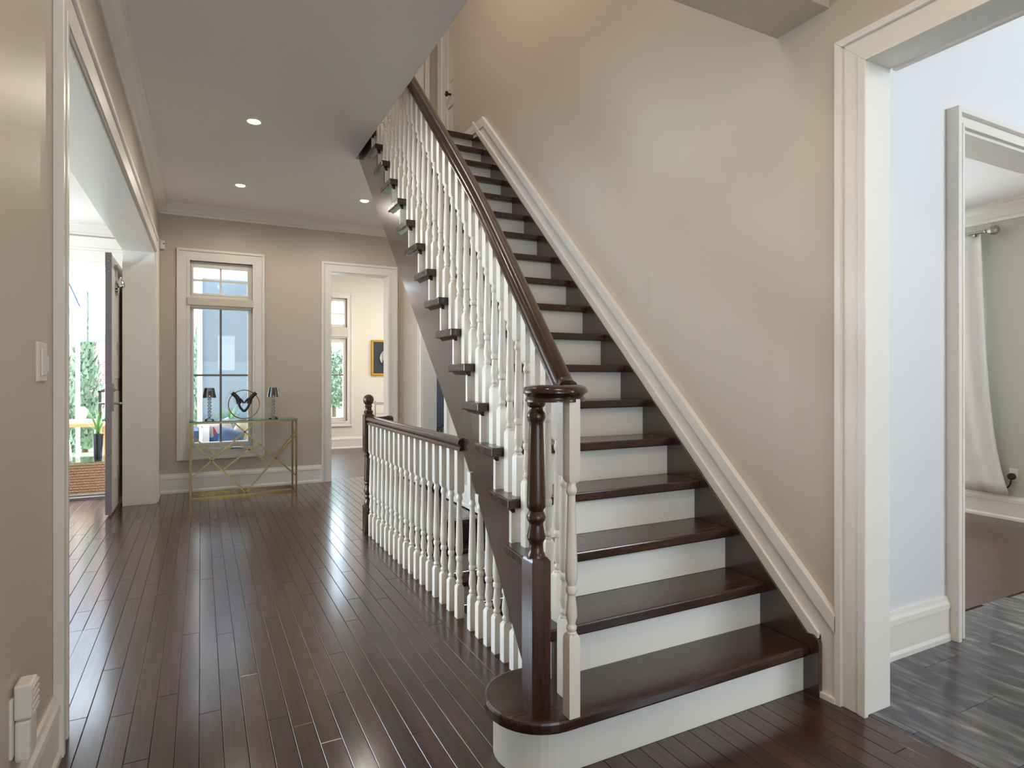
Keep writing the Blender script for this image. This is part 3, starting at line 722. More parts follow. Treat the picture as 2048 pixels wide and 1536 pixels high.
# outer cut stringer (follows the flare)
def ribbon(yc, zlo, zhi, mb):
    n_ = len(yc); vs = []
    for y, a, b_ in zip(yc, zlo, zhi):
        x_ = Xn(y)+0.03
        vs += [(x_, y, a), (x_, y, b_), (x_+0.03, y, a), (x_+0.03, y, b_)]
    fs = []
    for i in range(n_-1):
        o_ = i*4
        fs += [(o_, o_+1, o_+5, o_+4), (o_+2, o_+6, o_+7, o_+3), (o_, o_+4, o_+6, o_+2), (o_+1, o_+3, o_+7, o_+5)]
    fs += [(0, 2, 3, 1), ((n_-1)*4, (n_-1)*4+1, (n_-1)*4+3, (n_-1)*4+2)]
    mb.add(vs, fs)
LOW = 0.318
sb = MB()
for k in range(2, 19):
    ya = Y0+(k-1)*RUN+0.0005; yb = Y0+k*RUN+(0.0 if k < 18 else 0.06)
    if k == 2: ya = 1.83
    ys = [ya+(yb-ya)*i/3 for i in range(4)]
    top = k*R-TT+0.001
    ribbon(ys, [max(0.0, Lz(y)-LOW) for y in ys], [top]*4, sb)
ribbon([1.80, 1.83], [0.0, 0.0], [2*R-TT]*2, sb)
bmsh = obj('outer_stringer', sb, M['skirt'], stair)
# wall stringer
ws = MB()
ws.prism([(1.546, 0.0), (1.65, 0.0), (4.95, Lz(4.95)-0.25), (4.95, ZF2-0.02), (4.80, Lz(4.80)+0.262), (1.60, Lz(1.60)+0.262), (1.572, 0.235), (1.552, 0.222), (1.546, 0.205)], mpX(XS, 1), 0, 0.038)
obj('wall_stringer', ws, M['skirt'], stair, bevel=0.002)
# soffit under the flight
so = MB(); so.prism([(1.95, max(0.0, Lz(1.95)-LOW+0.02)), (5.10, Lz(5.10)-LOW+0.02), (5.10, Lz(5.10)-LOW+0.05), (1.95, Lz(1.95)-LOW+0.05)], mpX(1.215, 1), 0, XU-1.215)
obj('soffit', so, M['ceil'], stair)
# balusters
def baluster_mb(bot, top, total, hs=0.0195, turn=0.47, seg=14):
    """square foot up to bot, turned part of length turn, square head up to total"""
    mb = MB()
    def sq(z, h_): return [(-h_, -h_, z), (h_, -h_, z), (h_, h_, z), (-h_, h_, z)]
    vs = sq(0, hs)+sq(bot-0.012, hs)+sq(bot, hs*0.72)
    mb.add(vs, [(3, 2, 1, 0)]+[(i, (i+1) % 4, 4+(i+1) % 4, 4+i) for i in range(4)]+[(4+i, 4+(i+1) % 4, 8+(i+1) % 4, 8+i) for i in range(4)]+[(8, 9, 10, 11)])
    z1 = bot+turn
    vs = sq(z1, hs*0.72)+sq(z1+0.012, hs)+sq(total, hs)
    mb.add(vs, [(3, 2, 1, 0)]+[(i, (i+1) % 4, 4+(i+1) % 4, 4+i) for i in range(4)]+[(4+i, 4+(i+1) % 4, 8+(i+1) % 4, 8+i) for i in range(4)]+[(8, 9, 10, 11)])
    b_ = bot-0.004; s_ = turn/0.47; h2 = hs/0.0195
    pf = [(0, .0165), (.008, .0165), (.012, .0125), (.018, .0165), (.026, .0165), (.032, .0125), (.036, .0120), (.058, .0182), (.075, .0175), (.118, .0130), (.126, .0128),
          (.130, .0168), (.140, .0182), (.150, .0168), (.154, .0135), (.160, .0150), (.176, .0192), (.205, .0190), (.432, .0122), (.436, .0128), (.440, .0160), (.450, .0174), (.458, .0160), (.463, .0135), (.478, .0150)]
    mb.lathe([(b_+z_*s_, r_*h2) for z_, r_ in pf], seg, cap=True)
    return mb
RAILZ = 1.035                                   # rail centre above the rake line
def stair_baluster_mesh(bot, total): return mesh('baluster', baluster_mb(bot, 0, total), 35)
mFront = stair_baluster_mesh(0.172, 0.172+0.47+0.235)
mBack = stair_baluster_mesh(0.172+RUN/2*SL, 0.172+RUN/2*SL+0.47+0.235)
mVol = stair_baluster_mesh(0.256, 0.985)
def put(me, loc, parent, m=M['bal']):
    o = link('baluster', me, m, parent); r_ = ORG[parent.name]; o.location = Vector(loc)-r_
    ORG[o.name] = Vector(loc); return o
put(mVol, (1.0275, 1.5975, R), stair); put(mVol, (1.078, 1.715, R), stair)
for k in range(2, 18):
    yr = Y0+(k-1)*RUN
    for off, me in ((0.03, mFront), (0.03+RUN/2, mBack)):
        y = yr+off; put(me, (Xn(y)+0.075, y, k*R), stair)
# newel on the bullnose
nw = MB()
nx, ny, hn = 0.948, 1.680, 0.0335
def sqblock(mb, cx, cy, h_, z0, z1, ch=0.012, tb=True, bb=False):
    sec = [(z0, h_*0.75 if bb else h_), (z0+ch, h_), (z1-ch, h_), (z1, h_*0.75 if tb else h_)]
    vs = [(cx+sx*r_, cy+sy*r_, z) for z, r_ in sec for sx, sy in ((-1, -1), (1, -1), (1, 1), (-1, 1))]
    fs = [(3, 2, 1, 0), (12, 13, 14, 15)]+[(j*4+i, j*4+(i+1) % 4, j*4+4+(i+1) % 4, j*4+4+i) for j in range(3) for i in range(4)]
    mb.add(vs, fs)
sqblock(nw, nx, ny, hn, R, 0.672)
zt_ = lambda py: 1.2424-(py-752.7)/1213.975*1.93
pfn = [(1130, 17), (1122, 16), (1119, 18.5), (1112, 19), (1106, 17.5), (1102, 15), (1090, 14), (1083, 14.5), (1077, 18), (1072, 19), (1050, 14.5), (1044, 14.5), (1040, 17.5), (1033, 19.5), (1027, 17.5), (1021, 14.5), (1018, 15.5), (1014, 18.8), (1000, 19), (852, 14.5), (845, 14.5), (840, 17), (834, 19), (826, 18), (820, 14), (815, 13.5), (812, 17), (808, 18.5), (798, 18.5)]
nw.lathe([(zt_(y), r_/629) for y, r_ in pfn], 20, (nx, ny, 0))
obj('newel_post', nw, M['wz'], stair, smooth=40)
# handrail + volute
RP = [(-0.026, -0.032), (0.026, -0.032), (0.026, -0.020), (0.020, -0.012), (0.024, -0.004), (0.034, 0.004), (0.034, 0.014), (0.027, 0.026), (0.013, 0.033), (-0.013, 0.033), (-0.027, 0.026), (-0.034, 0.014), (-0.034, 0.004), (-0.024, -0.004), (-0.020, -0.012), (-0.026, -0.020)]
path = []
ye = Y0+17*RUN+0.25
y = ye
while y > 1.80: path.append((Xn(y)+0.075, y, Lz(y)+RAILZ)); y -= 0.05
ZV = 1.188
path += [(Xn(1.80)+0.075, 1.80, Lz(1.80)+RAILZ+0.004), (1.122, 1.765, ZV+0.008)]
rail = obj('handrail', MB().sweep(path, RP), M['rail'], stair, smooth=50)
vp = []
for (vx_, vy_) in [(1.124, 1.79), (1.117, 1.74), (1.100, 1.68), (1.070, 1.632), (1.030, 1.603), (0.985, 1.600), (0.950, 1.618), (0.934, 1.655), (0.940, 1.692), (0.968, 1.715), (1.0, 1.70), (1.01, 1.675), (0.99, 1.658)]:
    vp.append(Vector((vx_, vy_, ZV)))
def smoothp(ps, it=2):
    for _ in range(it):
        q = [ps[0]]
        for a, b_ in zip(ps[:-1], ps[1:]): q += [a*0.75+b_*0.25, a*0.25+b_*0.75]
        ps = q+[ps[-1]]
    return ps
vol = MB().sweep(smoothp(vp), [(a*1.05, b_*0.80) for a, b_ in RP])
vol.lathe([(ZV-0.025, 0.05), (ZV-0.016, 0.058), (ZV, 0.063), (ZV+0.012, 0.058), (ZV+0.022, 0.045), (ZV+0.026, 0.02), (ZV+0.026, 0.001)], 24, (0.985, 1.665, 0))
obj('volute', vol, M['rail'], stair, smooth=50)

# ================================================================== LOWER BALUSTRADE round the basement stair
bal = thing('balustrade', (1.187, 3.6, 0), 'low white balustrade with dark rail guarding the basement stair opening', 'balustrade')
mFloor = mesh('baluster', baluster_mb(0.168, 0, 0.878), 35)
BX = 1.187
ys = [on_x(px, 900, 1.167).y-0.0195 for px in (736.8, 744.2, 751.8, 759.7, 767.7, 776.4, 785.7, 795.2, 805.4, 815.8, 826.7, 838.4, 850.7, 863.8, 877.7, 892.6, 908.8)]
for i in range(17): put(mFloor, (BX, 4.717-i*0.11295, 0.0005), bal)
for i, px in enumerate((934, 949.7, 966.2, 982, 999.6, 1018.3, 1036)):
    y = on_x(px, 900, 1.167).y-0.0195
    tot = max(0.12, Lz(y)-LOW+0.02)
    me = mesh('baluster', baluster_mb(0.168, 0, tot) if tot > 0.68 else baluster_mb(0.168, 0, 0.66), 35)
    if tot <= 0.68:
        bm = bmesh.new(); bm.from_mesh(me)
        bmesh.ops.bisect_plane(bm, geom=bm.verts[:]+bm.edges[:]+bm.faces[:], plane_co=(0, 0, tot), plane_no=(0, 0, 1), clear_outer=True)
        bm.to_mesh(me); bm.free()
    put(me, (BX, y, 0.0005), bal)
obj('handrail', MB().sweep([(BX, 4.80, 0.896), (BX, 4.0, 0.896), (BX, 3.2, 0.896), (BX, 2.845, 0.896)], RP), M['rail'], bal, smooth=50)
n2 = MB(); nx2, ny2 = 1.187, 4.815
sqblock(n2, nx2, ny2, 0.038, 0.0, 0.225); sqblock(n2, nx2, ny2, 0.038, 0.635, 0.945, bb=True)
n2.lathe([(0.22, .030), (.235, .034), (.25, .034), (.26, .028), (.275, .026), (.285, .032), (.295, .032), (.305, .026), (.33, .036), (.345, .034), (.375, .028), (.385, .028), (.39, .033), (.40, .034), (.41, .028), (.42, .036), (.56, .030), (.60, .028), (.605, .034), (.618, .034), (.622, .028), (.64, .030)], 18, (nx2, ny2, 0))
n2.lathe([(.94, .028), (.955, .036), (.968, .036), (.975, .026), (.995, .024), (1.005, .030), (1.012, .026), (1.018, .024), (1.028, .034), (1.042, .040), (1.058, .042), (1.074, .039), (1.088, .030), (1.097, .014), (1.099, .002)], 20, (nx2, ny2, 0))
obj('newel_post', n2, M['wz'], bal, smooth=40)
st = MB().sweep([(1.215, 4.83, 0.885), (1.30, 4.83, 0.885), (1.345, 4.83, 0.888)], RP)
st.lathe([(1.33, 0.028), (1.338, 0.040), (1.37, 0.042), (1.385, 0.034), (1.39, 0.01)], 14, (0, 4.83, 0.885), axis='X')
obj('rail_return', st, M['rail'], bal, smooth=50)

# ================================================================== BASEMENT STAIRCASE
bs = thing('staircase.001', (1.75, 4.9, -0.4), 'basement stair with dark treads and white risers going down under the main stair', 'staircase')
for k in range(0, 12):
    yr = 4.90-k*0.215; zt = -k*0.192
    obj('tread', MB().box(1.245, XU-0.03, yr-0.03, yr+(0.215 if k else 0.03)-0.0, zt-0.038, zt-0.001), M['wx'], bs, bevel=0.005)
    obj('riser', MB().box(1.245, XU-0.03, yr, yr+0.018, zt-0.192, zt-0.038), M['riser'], bs)
sk2 = MB().prism([(4.93, -0.35), (4.93, 0.02), (4.80, 0.0), (2.2, -2.33), (2.2, -2.8), (2.5, -2.8)], mpX(XU), 0.003, 0.028)
obj('skirt_board', sk2, M['trim'], bs)
struct('wall_basement', MB().box(1.165, 1.235, 1.7, 4.9, -2.8, -0.3).box(1.165, XU, 1.75, 1.9, -2.8, -0.01), M['wall'])

# ================================================================== THINGS IN THE HALL
# ---- console table
TX0, TX1, TY0, TY1, TZ = -0.10, 0.93, 6.905, 7.235, 0.775
ct = thing('console_table', ((TX0+TX1)/2, (TY0+TY1)/2, 0), 'gold metal console table with zigzag bars and a clear glass top under the window', 'console table')
q = 0.018; hq = q/2
for x_ in (TX0+hq, TX1-hq):
    for y_ in (TY0+hq, TY1-hq): obj('leg', MB().box(x_-hq, x_+hq, y_-hq, y_+hq, 0.0005, TZ), M['brass'], ct)
for z_ in (hq+0.0005, TZ-hq):
    for y_ in (TY0+hq, TY1-hq): obj('rail', MB().box(TX0+q, TX1-q, y_-hq, y_+hq, z_-hq, z_+hq), M['brass'], ct)
    for x_ in (TX0+hq, TX1-hq): obj('rail', MB().box(x_-hq, x_+hq, TY0+q, TY1-q, z_-hq, z_+hq), M['brass'], ct)
for (u0, v0, u1, v1) in ((.39, 1, 1, .21), (.61, 1, 0, .27), (0, .78, .52, 0), (.50, .02, 1, .79), (.42, .74, .713, .43), (.608, .69, .30, .37), (.016, .826, .235, .56), (.985, .84, .786, .50)):
    P_ = lambda u, v: (TX0+hq+u*(TX1-TX0-q), TY0+hq, hq+v*(TZ-q))
    obj('brace', MB().bar(P_(u0, v0), P_(u1, v1), 0.014), M['brass'], ct)
tg = obj('glass_top', MB().box(TX0-0.003, TX1+0.003, TY0-0.003, TY1+0.003, TZ+0.0005, TZ+0.0095), M['tealglass'], ct)
obj('glass_edge', MB().box(TX0-0.004, TX1+0.004, TY0-0.0045, TY0-0.003, TZ+0.0005, TZ+0.0095), M['tealedge'], tg)
TT_Z = TZ+0.0100
# ---- candle holders
def candle_holder(px, label):
    c = on_y(px, 838, 7.06); o = thing('candle_holder', (c.x, 7.06, TT_Z), label, 'candle holder', 'crystal candle holders on the console table')
    z = TT_Z; a = (c.x, 7.06, z)
    obj('base', MB().lathe([(0, .045), (.006, .048), (.012, .044), (.02, .025), (.03, .014), (.034, .012)], 18, a), M['crystal'], o, smooth=40)
    pf = [(.034, .012)]
    zz = .034
    for i in range(6): pf += [(zz+.006, .010), (zz+.014, .019), (zz+.022, .019), (zz+.030, .010)]; zz += .0335
    pf += [(.240, .014), (.246, .026)]
    obj('stem', MB().lathe(pf, 14, a), M['crystal'], o, smooth=30)
    obj('shade', MB().lathe([(.235, .066), (.335, .047), (.335, .045), (.235, .064)], 20, a, cap=False), M['smoke'], o, smooth=40)
    obj('candle', MB().lathe([(.2462, .026), (.250, .027), (.302, .027), (.306, .024), (.300, .010)], 16, a), M['candle'], o, smooth=40)
    return o
candle_holder(419, 'crystal candle holder with smoked shade before the window glass')
candle_holder(546.5, 'crystal candle holder with smoked shade before the bare wall')
# ---- ring sculpture of two hands making a heart
rc = on_y(488, 804.5, 7.08); RR = 0.152
hs_ = thing('hand_heart_sculpture', (rc.x, 7.08, TT_Z), 'gold ring ornament with two black hands forming a heart', 'sculpture')
rz = TT_Z+0.0062+RR
ring = MB(); N_ = 48; sg = 8
vs, fs = [], []
for i in range(N_):
    a = 2*PI*i/N_
    for k in range(sg):
        b_ = 2*PI*k/sg; r_ = RR+0.0055*math.cos(b_); vs.append((rc.x+r_*math.cos(a), 7.08+0.0055*math.sin(b_), rz+r_*math.sin(a)))
for i in range(N_):
    for k in range(sg): fs.append((i*sg+k, i*sg+(k+1) % sg, ((i+1) % N_)*sg+(k+1) % sg, ((i+1) % N_)*sg+k))
ring.add(vs, fs); obj('ring', ring, M['brass'], hs_, smooth=60)
def S(px, py, dy=0.0): p = on_y(px, py, 7.08); return Vector((p.x, 7.08+dy, p.z))
def tube2(mb, ps, r0, r1, seg=9):
    q = smoothp([Vector(p) for p in ps]); n_ = len(q)
    mb.tube(q, [r0+(r1-r0)*i/(n_-1) for i in range(n_)], seg)
for sgn in (-1, 1):
    X = lambda dx, dy, d=0: S(488+sgn*dx, 804.5+dy, d)
    mb = MB()
    tube2(mb, [X(24, -19), X(18.5, -14.5), X(13.5, -9.5), X(11, -3), X(10, 3)], 0.021, 0.026)
    for j, dy in enumerate((-0.018, -0.006, 0.006, 0.018)):
        L_ = (0.95, 1.03, 1.0, 0.9)[j]
        tube2(mb, [X(10.5, -1, dy), X(10, 5, dy), X(7.8, 10.5*L_, dy), X(4, 15.5*L_, dy), X(0.4, 18.5*L_, dy)], 0.0130, 0.0085)
    tube2(mb, [X(12.5, -8, -0.006), X(8.5, -7, -0.012), X(4, -3, -0.014), X(0.7, 1.8, -0.014)], 0.016, 0.0085)
    obj('hand', mb, M['black'], hs_, smooth=60)
# ---- recessed ceiling lights
def downlight(p, label):
    o = thing('recessed_light', (p.x, p.y, ZC), label, 'ceiling light', 'recessed lights in the hall ceiling')
    obj('trim_ring', MB().lathe([(ZC-0.0005, .062), (ZC-0.006, .060), (ZC-0.008, .050), (ZC-0.003, .040), (ZC-0.002, .040)], 24, (p.x, p.y, 0), cap=False), M['plastic'], o, smooth=40)
    obj('lens', MB().lathe([(ZC-0.001, .040), (ZC-0.010, .036), (ZC-0.014, .020), (ZC-0.015, .001)], 20, (p.x, p.y, 0)), M['lamp'], o, smooth=40)
    l = light('lamp', 'SPOT', (0, 0, -0.03), (0, 0, 0), 21, (1.0, 0.90, 0.78), 0.045, spot=math.radians(174), blend=0.5); l.parent = o
    return o
downlight(on_z(508, 242, ZC), 'lit recessed light in the hall ceiling farthest from the window wall')
downlight(on_z(481, 370, ZC), 'lit recessed light in the hall ceiling in front of the window')
downlight(on_z(729, 401, ZC), 'lit recessed light in the hall ceiling in front of the den doorway')
for xy in ((0.336, 3.0), (0.336, 1.4)):
    light('hall_downlight', 'SPOT', (xy[0], xy[1], ZC-0.03), (0, 0, 0), 11, (1.0, 0.90, 0.78), 0.045, spot=math.radians(174), blend=0.5)
# ---- left wall fittings: on the wall plane
def lw(px, py, off=0.0):
    X_ = -0.42
    for _ in range(6):
        p = on_x(px, py, X_+off); X_ = -0.395-LA*(YW-p.y)
    return p
def left_thing(name, p, label, cat):
    return thing(name, p, label, cat)
a, b_ = lw(71, 683), lw(90, 763)
sw = left_thing('wall_switch', (a.x, (a.y+b_.y)/2, b_.z), 'white dimmer switch plate on the wall beside the kitchen opening', 'light switch')
x0 = (a.x+b_.x)/2-0.002
obj('plate', MB().box(x0, x0+0.008, a.y, b_.y, b_.z, a.z), M['plastic'], sw, bevel=0.003)
obj('rocker', MB().box(x0+0.008, x0+0.013, a.y+0.03, b_.y-0.03, b_.z+0.018, a.z-0.018), M['plastic'], sw, bevel=0.002)
obj('dimmer_slider', MB().box(x0+0.008, x0+0.015, b_.y-0.024, b_.y-0.016, b_.z+0.03, a.z-0.04), M['plastic'], sw)
a, b_ = lw(22, 1395), lw(60, 1505)
po = on_x(45, 1440, -0.40)
py0, pz0 = 1.98, 0.30
x0 = -0.395-LA*(YW-py0)
ol = left_thing('wall_outlet', (x0, py0, pz0), 'white wall outlet low on the wall behind the plugged-in adapters', 'outlet')
obj('plate', MB().box(x0-0.001, x0+0.006, py0-0.045, py0+0.045, 0.275, 0.425), M['plastic'], ol, bevel=0.002)
pa = left_thing('plug_in_device', (x0+0.02, py0, 0.36), 'white ribbed plug-in device in the upper socket of the low outlet', 'plug')
obj('body', MB().box(x0+0.0065, x0+0.045, py0-0.035, py0+0.03, 0.365, 0.455), M['plastic'], pa, bevel=0.006)
for i in range(5): obj('rib', MB().box(x0+0.045, x0+0.049, py0-0.030, py0+0.025, 0.375+i*0.016, 0.383+i*0.016), M['plastic'], pa, bevel=0.001)
pb = left_thing('plug_in_device.001', (x0+0.02, py0, 0.27), 'white smooth plug-in adapter in the lower socket of the low outlet', 'plug')
obj('body', MB().box(x0+0.0065, x0+0.04, py0-0.03, py0+0.045, 0.255, 0.362), M['plastic'], pb, bevel=0.008)
# ---- motion sensor in the far corner
c = on_y(320, 489, YW-0.02)
ms = thing('motion_sensor', (c.x, YW-0.02, c.z), 'small white motion sensor in the corner above the window', 'sensor')
obj('housing', MB().box(-0.388, -0.335, YW-0.045, YW-0.001, c.z-0.05, c.z+0.05), M['plastic'], ms, bevel=0.012)
obj('lens', MB().lathe([(YW-0.045, .007), (YW-0.048, .005)], 10, (-0.345, 0, c.z+0.008), axis='Y'), M['blackplastic'], ms)

# ================================================================== DINING ROOM THINGS
rod = thing('curtain_rod', (XD-0.09, 3.2, 2.56), 'silver curtain rod with a crystal finial above the white curtain', 'curtain rod')
rz_ = on_x(1975, 462, XD-0.09).z
obj('pole', MB().lathe([(2.86, .012), (5.9, .012)], 12, (XD-0.09, 0, rz_), axis='Y'), M['steel'], rod, smooth=40)
obj('finial', MB().lathe([(2.862, .014), (2.85, .020), (2.845, .012), (2.835, .012), (2.83, .026), (2.80, .042), (2.775, .042), (2.755, .026), (2.75, .004)], 8, (XD-0.09, 0, rz_), axis='Y'), M['crystal'] if False else M['steel'], rod)
obj('bracket', MB().box(XD-0.10, XD, 2.93, 2.95, rz_-0.03, rz_-0.012), M['steel'], rod)
cu = MB(); nu, nv = 60, 24; vs, fs = [], []
ztop, zbot = rz_-0.014, 0.215
for j in range(nv+1):
    v = j/nv; z = ztop+(zbot-ztop)*v
    y_a = 2.885-0.08*v-0.125*v**5; y_b = 4.1
    for i in range(nu+1):
        u = i/nu; y = y_a+(y_b-y_a)*u
        amp = 0.022+0.03*v
        vs.append((XD-0.095+amp*math.sin(u*38+0.6*v)*math.cos(u*7+v), y, z+0.02*math.sin(u*9)*v))
for j in range(nv):
    for i in range(nu): a = j*(nu+1)+i; fs.append((a, a+1, a+nu+2, a+nu+1))
cu.add(vs, fs)
cur = obj('curtain', cu, M['curtain'], None, smooth=60, org=(XD-0.095, 3.5, 0.21)); tag(cur, 'white linen curtain hanging beside the sage wall in the dining room', 'curtain')
sm = cur.modifiers.new('thickness', 'SOLIDIFY'); sm.thickness = 0.004
hem = MB(); vs2 = [v for v in vs[-(nu+1)*3:]]
a = on_x(2019, 936, XD); b_ = on_x(2037, 963, XD)
do = thing('wall_outlet.001', (XD, (a.y+b_.y)/2, b_.z), 'white duplex outlet on the sage dining room wall', 'outlet')
obj('plate', MB().box(XD-0.007, XD+0.001, b_.y, a.y, b_.z, a.z), M['plastic'], do, bevel=0.002)
for zz in (0.35, 0.72):
    zc_ = b_.z+(a.z-b_.z)*zz; obj('socket', MB().box(XD-0.009, XD-0.006, (a.y+b_.y)/2-0.015, (a.y+b_.y)/2+0.015, zc_-0.015, zc_+0.015), M['plastic'], do, bevel=0.003)
pc = on_x(2023, 953, XD-0.03)
pl = thing('power_plug', (pc.x, pc.y, pc.z), 'black power plug with cord in the dining room outlet', 'plug')
obj('plug_body', MB().lathe([(XD-0.0095, .022), (XD-0.02, .030), (XD-0.04, .030), (XD-0.05, .02)], 12, (0, pc.y, pc.z), axis='X'), M['blackplastic'], pl, smooth=40)
obj('cord', MB().tube(smoothp([Vector((XD-0.035, pc.y, pc.z-0.02)), Vector((XD-0.04, pc.y+0.005, pc.z-0.08)), Vector((XD-0.012, pc.y+0.06, pc.z-0.12)), Vector((XD-0.012, pc.y+0.16, pc.z-0.135)), Vector((XD-0.012, pc.y+0.3, pc.z-0.1))]), 0.006, 8), M['blackplastic'], pl, smooth=40)

# ================================================================== DEN THINGS
a = on_y(742, 680, 10.6); b_ = on_y(742, 751, 10.6)
pw = (a.z-b_.z)*1.0
pic = thing('wall_art', (a.x+pw/2, 10.59, b_.z), 'gold framed charcoal wall art with a round convex mirror', 'wall art')
fm = MB(); frame(fm, mpY(10.6), a.x+0.035, a.x+pw-0.035, b_.z+0.035, a.z-0.035, 0.035, 0.0005, 0.035, bottom=True); obj('frame', fm, M['goldframe'], pic, bevel=0.003)
obj('mat_board', MB().box(a.x+0.03, a.x+pw-0.03, 10.582, 10.598, b_.z+0.03, a.z-0.03), M['charcoal'], pic)
mc = (a.x+pw/2, 0, (a.z+b_.z)/2)
obj('convex_mirror', MB().lathe([(10.582, pw*0.27), (10.57, pw*0.27), (10.552, pw*0.22), (10.54, pw*0.13), (10.535, 0.002)], 28, mc, axis='Y'), M['mirror'], pic, smooth=60)
# chrome and glass bar cart
bc = on_y(760, 812, 9.6)
cart = thing('bar_cart', (bc.x, 9.6, 0), 'chrome and glass bar cart in the den behind the dark newel post', 'bar cart')
hw, hd, zt2 = 0.13, 0.2, on_y(760, 808, 9.4).z
for sx in (-1, 1):
    for sy in (-1, 1): obj('leg', MB().lathe([(0.0, .012), (zt2+0.02, .012), (zt2+0.035, .016), (zt2+0.05, .008)], 10, (bc.x+sx*hw, 9.6+sy*hd, 0)), M['chrome'], cart, smooth=40)
for z_ in (0.2, zt2-0.16):
    obj('glass_shelf', MB().box(bc.x-hw, bc.x+hw, 9.6-hd, 9.6+hd, z_-0.005, z_+0.005), M['glass'], cart)
for sy in (-1, 1): obj('rail', MB().lathe([(bc.x-hw, .010), (bc.x+hw, .010)], 8, (0, 9.6+sy*hd, zt2), axis='X'), M['chrome'], cart, smooth=40)
for sx in (-1, 1): obj('rail', MB().lathe([(9.6-hd, .010), (9.6+hd, .010)], 8, (bc.x+sx*hw, 0, zt2), axis='Y'), M['chrome'], cart, smooth=40)
# silver canisters in the powder room
for i, (px, lab) in enumerate(((876, 'ribbed silver vase on the powder room floor next to the door jamb'), (892, 'taller ribbed silver vase on the powder room floor'))):
    p = on_x(px, 860, 2.62); hh = on_x(px, 857-i*5, 2.62).z
    cv_ = thing('silver_vase', (2.62, p.y, 0), lab, 'vase', 'silver vases in the powder room')
    mb = MB(); seg = 28; vs, fs = [], []
    prof = [(0.0, .045), (.05, .055), (hh*0.8, .062), (hh, .055)]
    for z_, r_ in prof:
        for k in range(seg):
            a_ = 2*PI*k/seg; q_ = r_*(1+0.06*(-1)**k); vs.append((2.62+q_*math.cos(a_), p.y+q_*math.sin(a_), z_))
    for j in range(3):
        for k in range(seg): fs.append((j*seg+k, j*seg+(k+1) % seg, (j+1)*seg+(k+1) % seg, (j+1)*seg+k))
    fs.append(tuple(range(seg-1, -1, -1)))
    mb.add(vs, fs); obj('body', mb, M['steel'], cv_)
    obj('rim', MB().lathe([(hh-0.006, .058), (hh, .060), (hh+0.006, .058)], 24, (2.62, p.y, 0), cap=False), M['chrome'], cv_, smooth=50)

# ================================================================== OUTSIDE
struct('ground', MB().box(-14, 1.0, YW+0.2, 11.2, -0.2, -0.08), M['patio'])
struct('ground.001', MB().box(-20, 16, 11.2, 30, -0.25, -0.1).box(1.0, 16, 10.76, 11.2, -0.25, -0.1), M['soil'])
# blue-grey stucco wing beyond the window with white corner board
YS_ = 9.7
xl = on_y(404, 700, YS_).x
struct('wall_patio', MB().box(xl, 0.9, YS_, YS_+0.2, -0.1, 3.6), M['stucco'])
struct('trim_15', MB().box(xl-0.06, xl+0.005, YS_-0.02, YS_+0.22, -0.1, 3.6), M['extwhite'])
struct('trim_16', MB().box(-0.62, 0.9, YW+0.2, 8.4, 2.80, 2.92).box(-3.6, 0.9, 9.25, 9.4, 2.60, 2.80).box(-3.6, -0.62, 8.44, 8.56, 2.70, 2.82).box(-0.62, -0.52, 8.3, 9.4, 2.70, 2.82), M['extwhite'])   # patio roof
# brick neighbour
bh = thing('brick_house', (-3, 19, 0), 'pale red brick house beyond the cedar hedge', 'building')
obj('wall', MB().box(-9, 1.2, 19, 22, -0.1, 7.0), M['brick'], bh)
for (x0_, z0_) in ((-1.05, 3.0), (-0.62, 1.0)):
    wn = obj('window', MB().box(x0_, x0_+0.5, 18.96, 19.0, z0_, z0_+0.9), M['extwhite'], bh)
    obj('window_pane', MB().box(x0_+0.06, x0_+0.44, 18.94, 18.97, z0_+0.06, z0_+0.84), M['bluewall'], wn)
# cedars
def cedar(px, Y_, hgt, rad, label):
    p = on_y(px, 800, Y_); o = thing('cedar_tree', (p.x, Y_, -0.1), label, 'tree', 'cedars along the garden edge')
    rnd = random.Random(int(px))
    obj('trunk', MB().lathe([(-0.1, .05), (hgt*0.8, .015)], 8, (p.x, Y_, 0)), M['bark'], o)
    mb = MB(); vs, fs = [], []
    for i in range(2600):
        t = rnd.random()**1.1; z = -0.02+t*hgt; r_ = rad*(1-t)**0.75*(0.55+0.5*rnd.random())*(0.75+0.25*math.sin(t*26+i))
        a_ = rnd.uniform(0, 2*PI); c_ = Vector((p.x+r_*math.cos(a_), Y_+r_*math.sin(a_), z))
        s_ = rnd.uniform(0.03, 0.07); d_ = Vector((math.cos(a_)*0.4+rnd.uniform(-.3, .3), math.sin(a_)*0.4+rnd.uniform(-.3, .3), 1)).normalized()
        w_ = Vector((-math.sin(a_), math.cos(a_), rnd.uniform(-.4, .4)))*s_*0.6
        o_ = len(vs); vs += [c_-w_, c_+w_, c_+d_*s_*2.0]; fs.append((o_, o_+1, o_+2))
    mb.add(vs, fs)
    me = bpy.data.meshes.new('foliage'); me.from_pydata([tuple(Vector(v)-ORG[o.name]) for v in mb.v], [], mb.f); me.update()
    f_ = link('foliage', me, M['leaf'], o)
    return o
cedar(170, 13.0, 2.75, 0.42, 'tall slim cedar centred between the white post and the patio door edge')
cedar(120, 11.9, 2.2, 0.30, 'cedar partly hidden by the kitchen wall edge')
cedar(398, 12.4, 2.1, 0.34, 'cedar beside the white corner board outside the window')
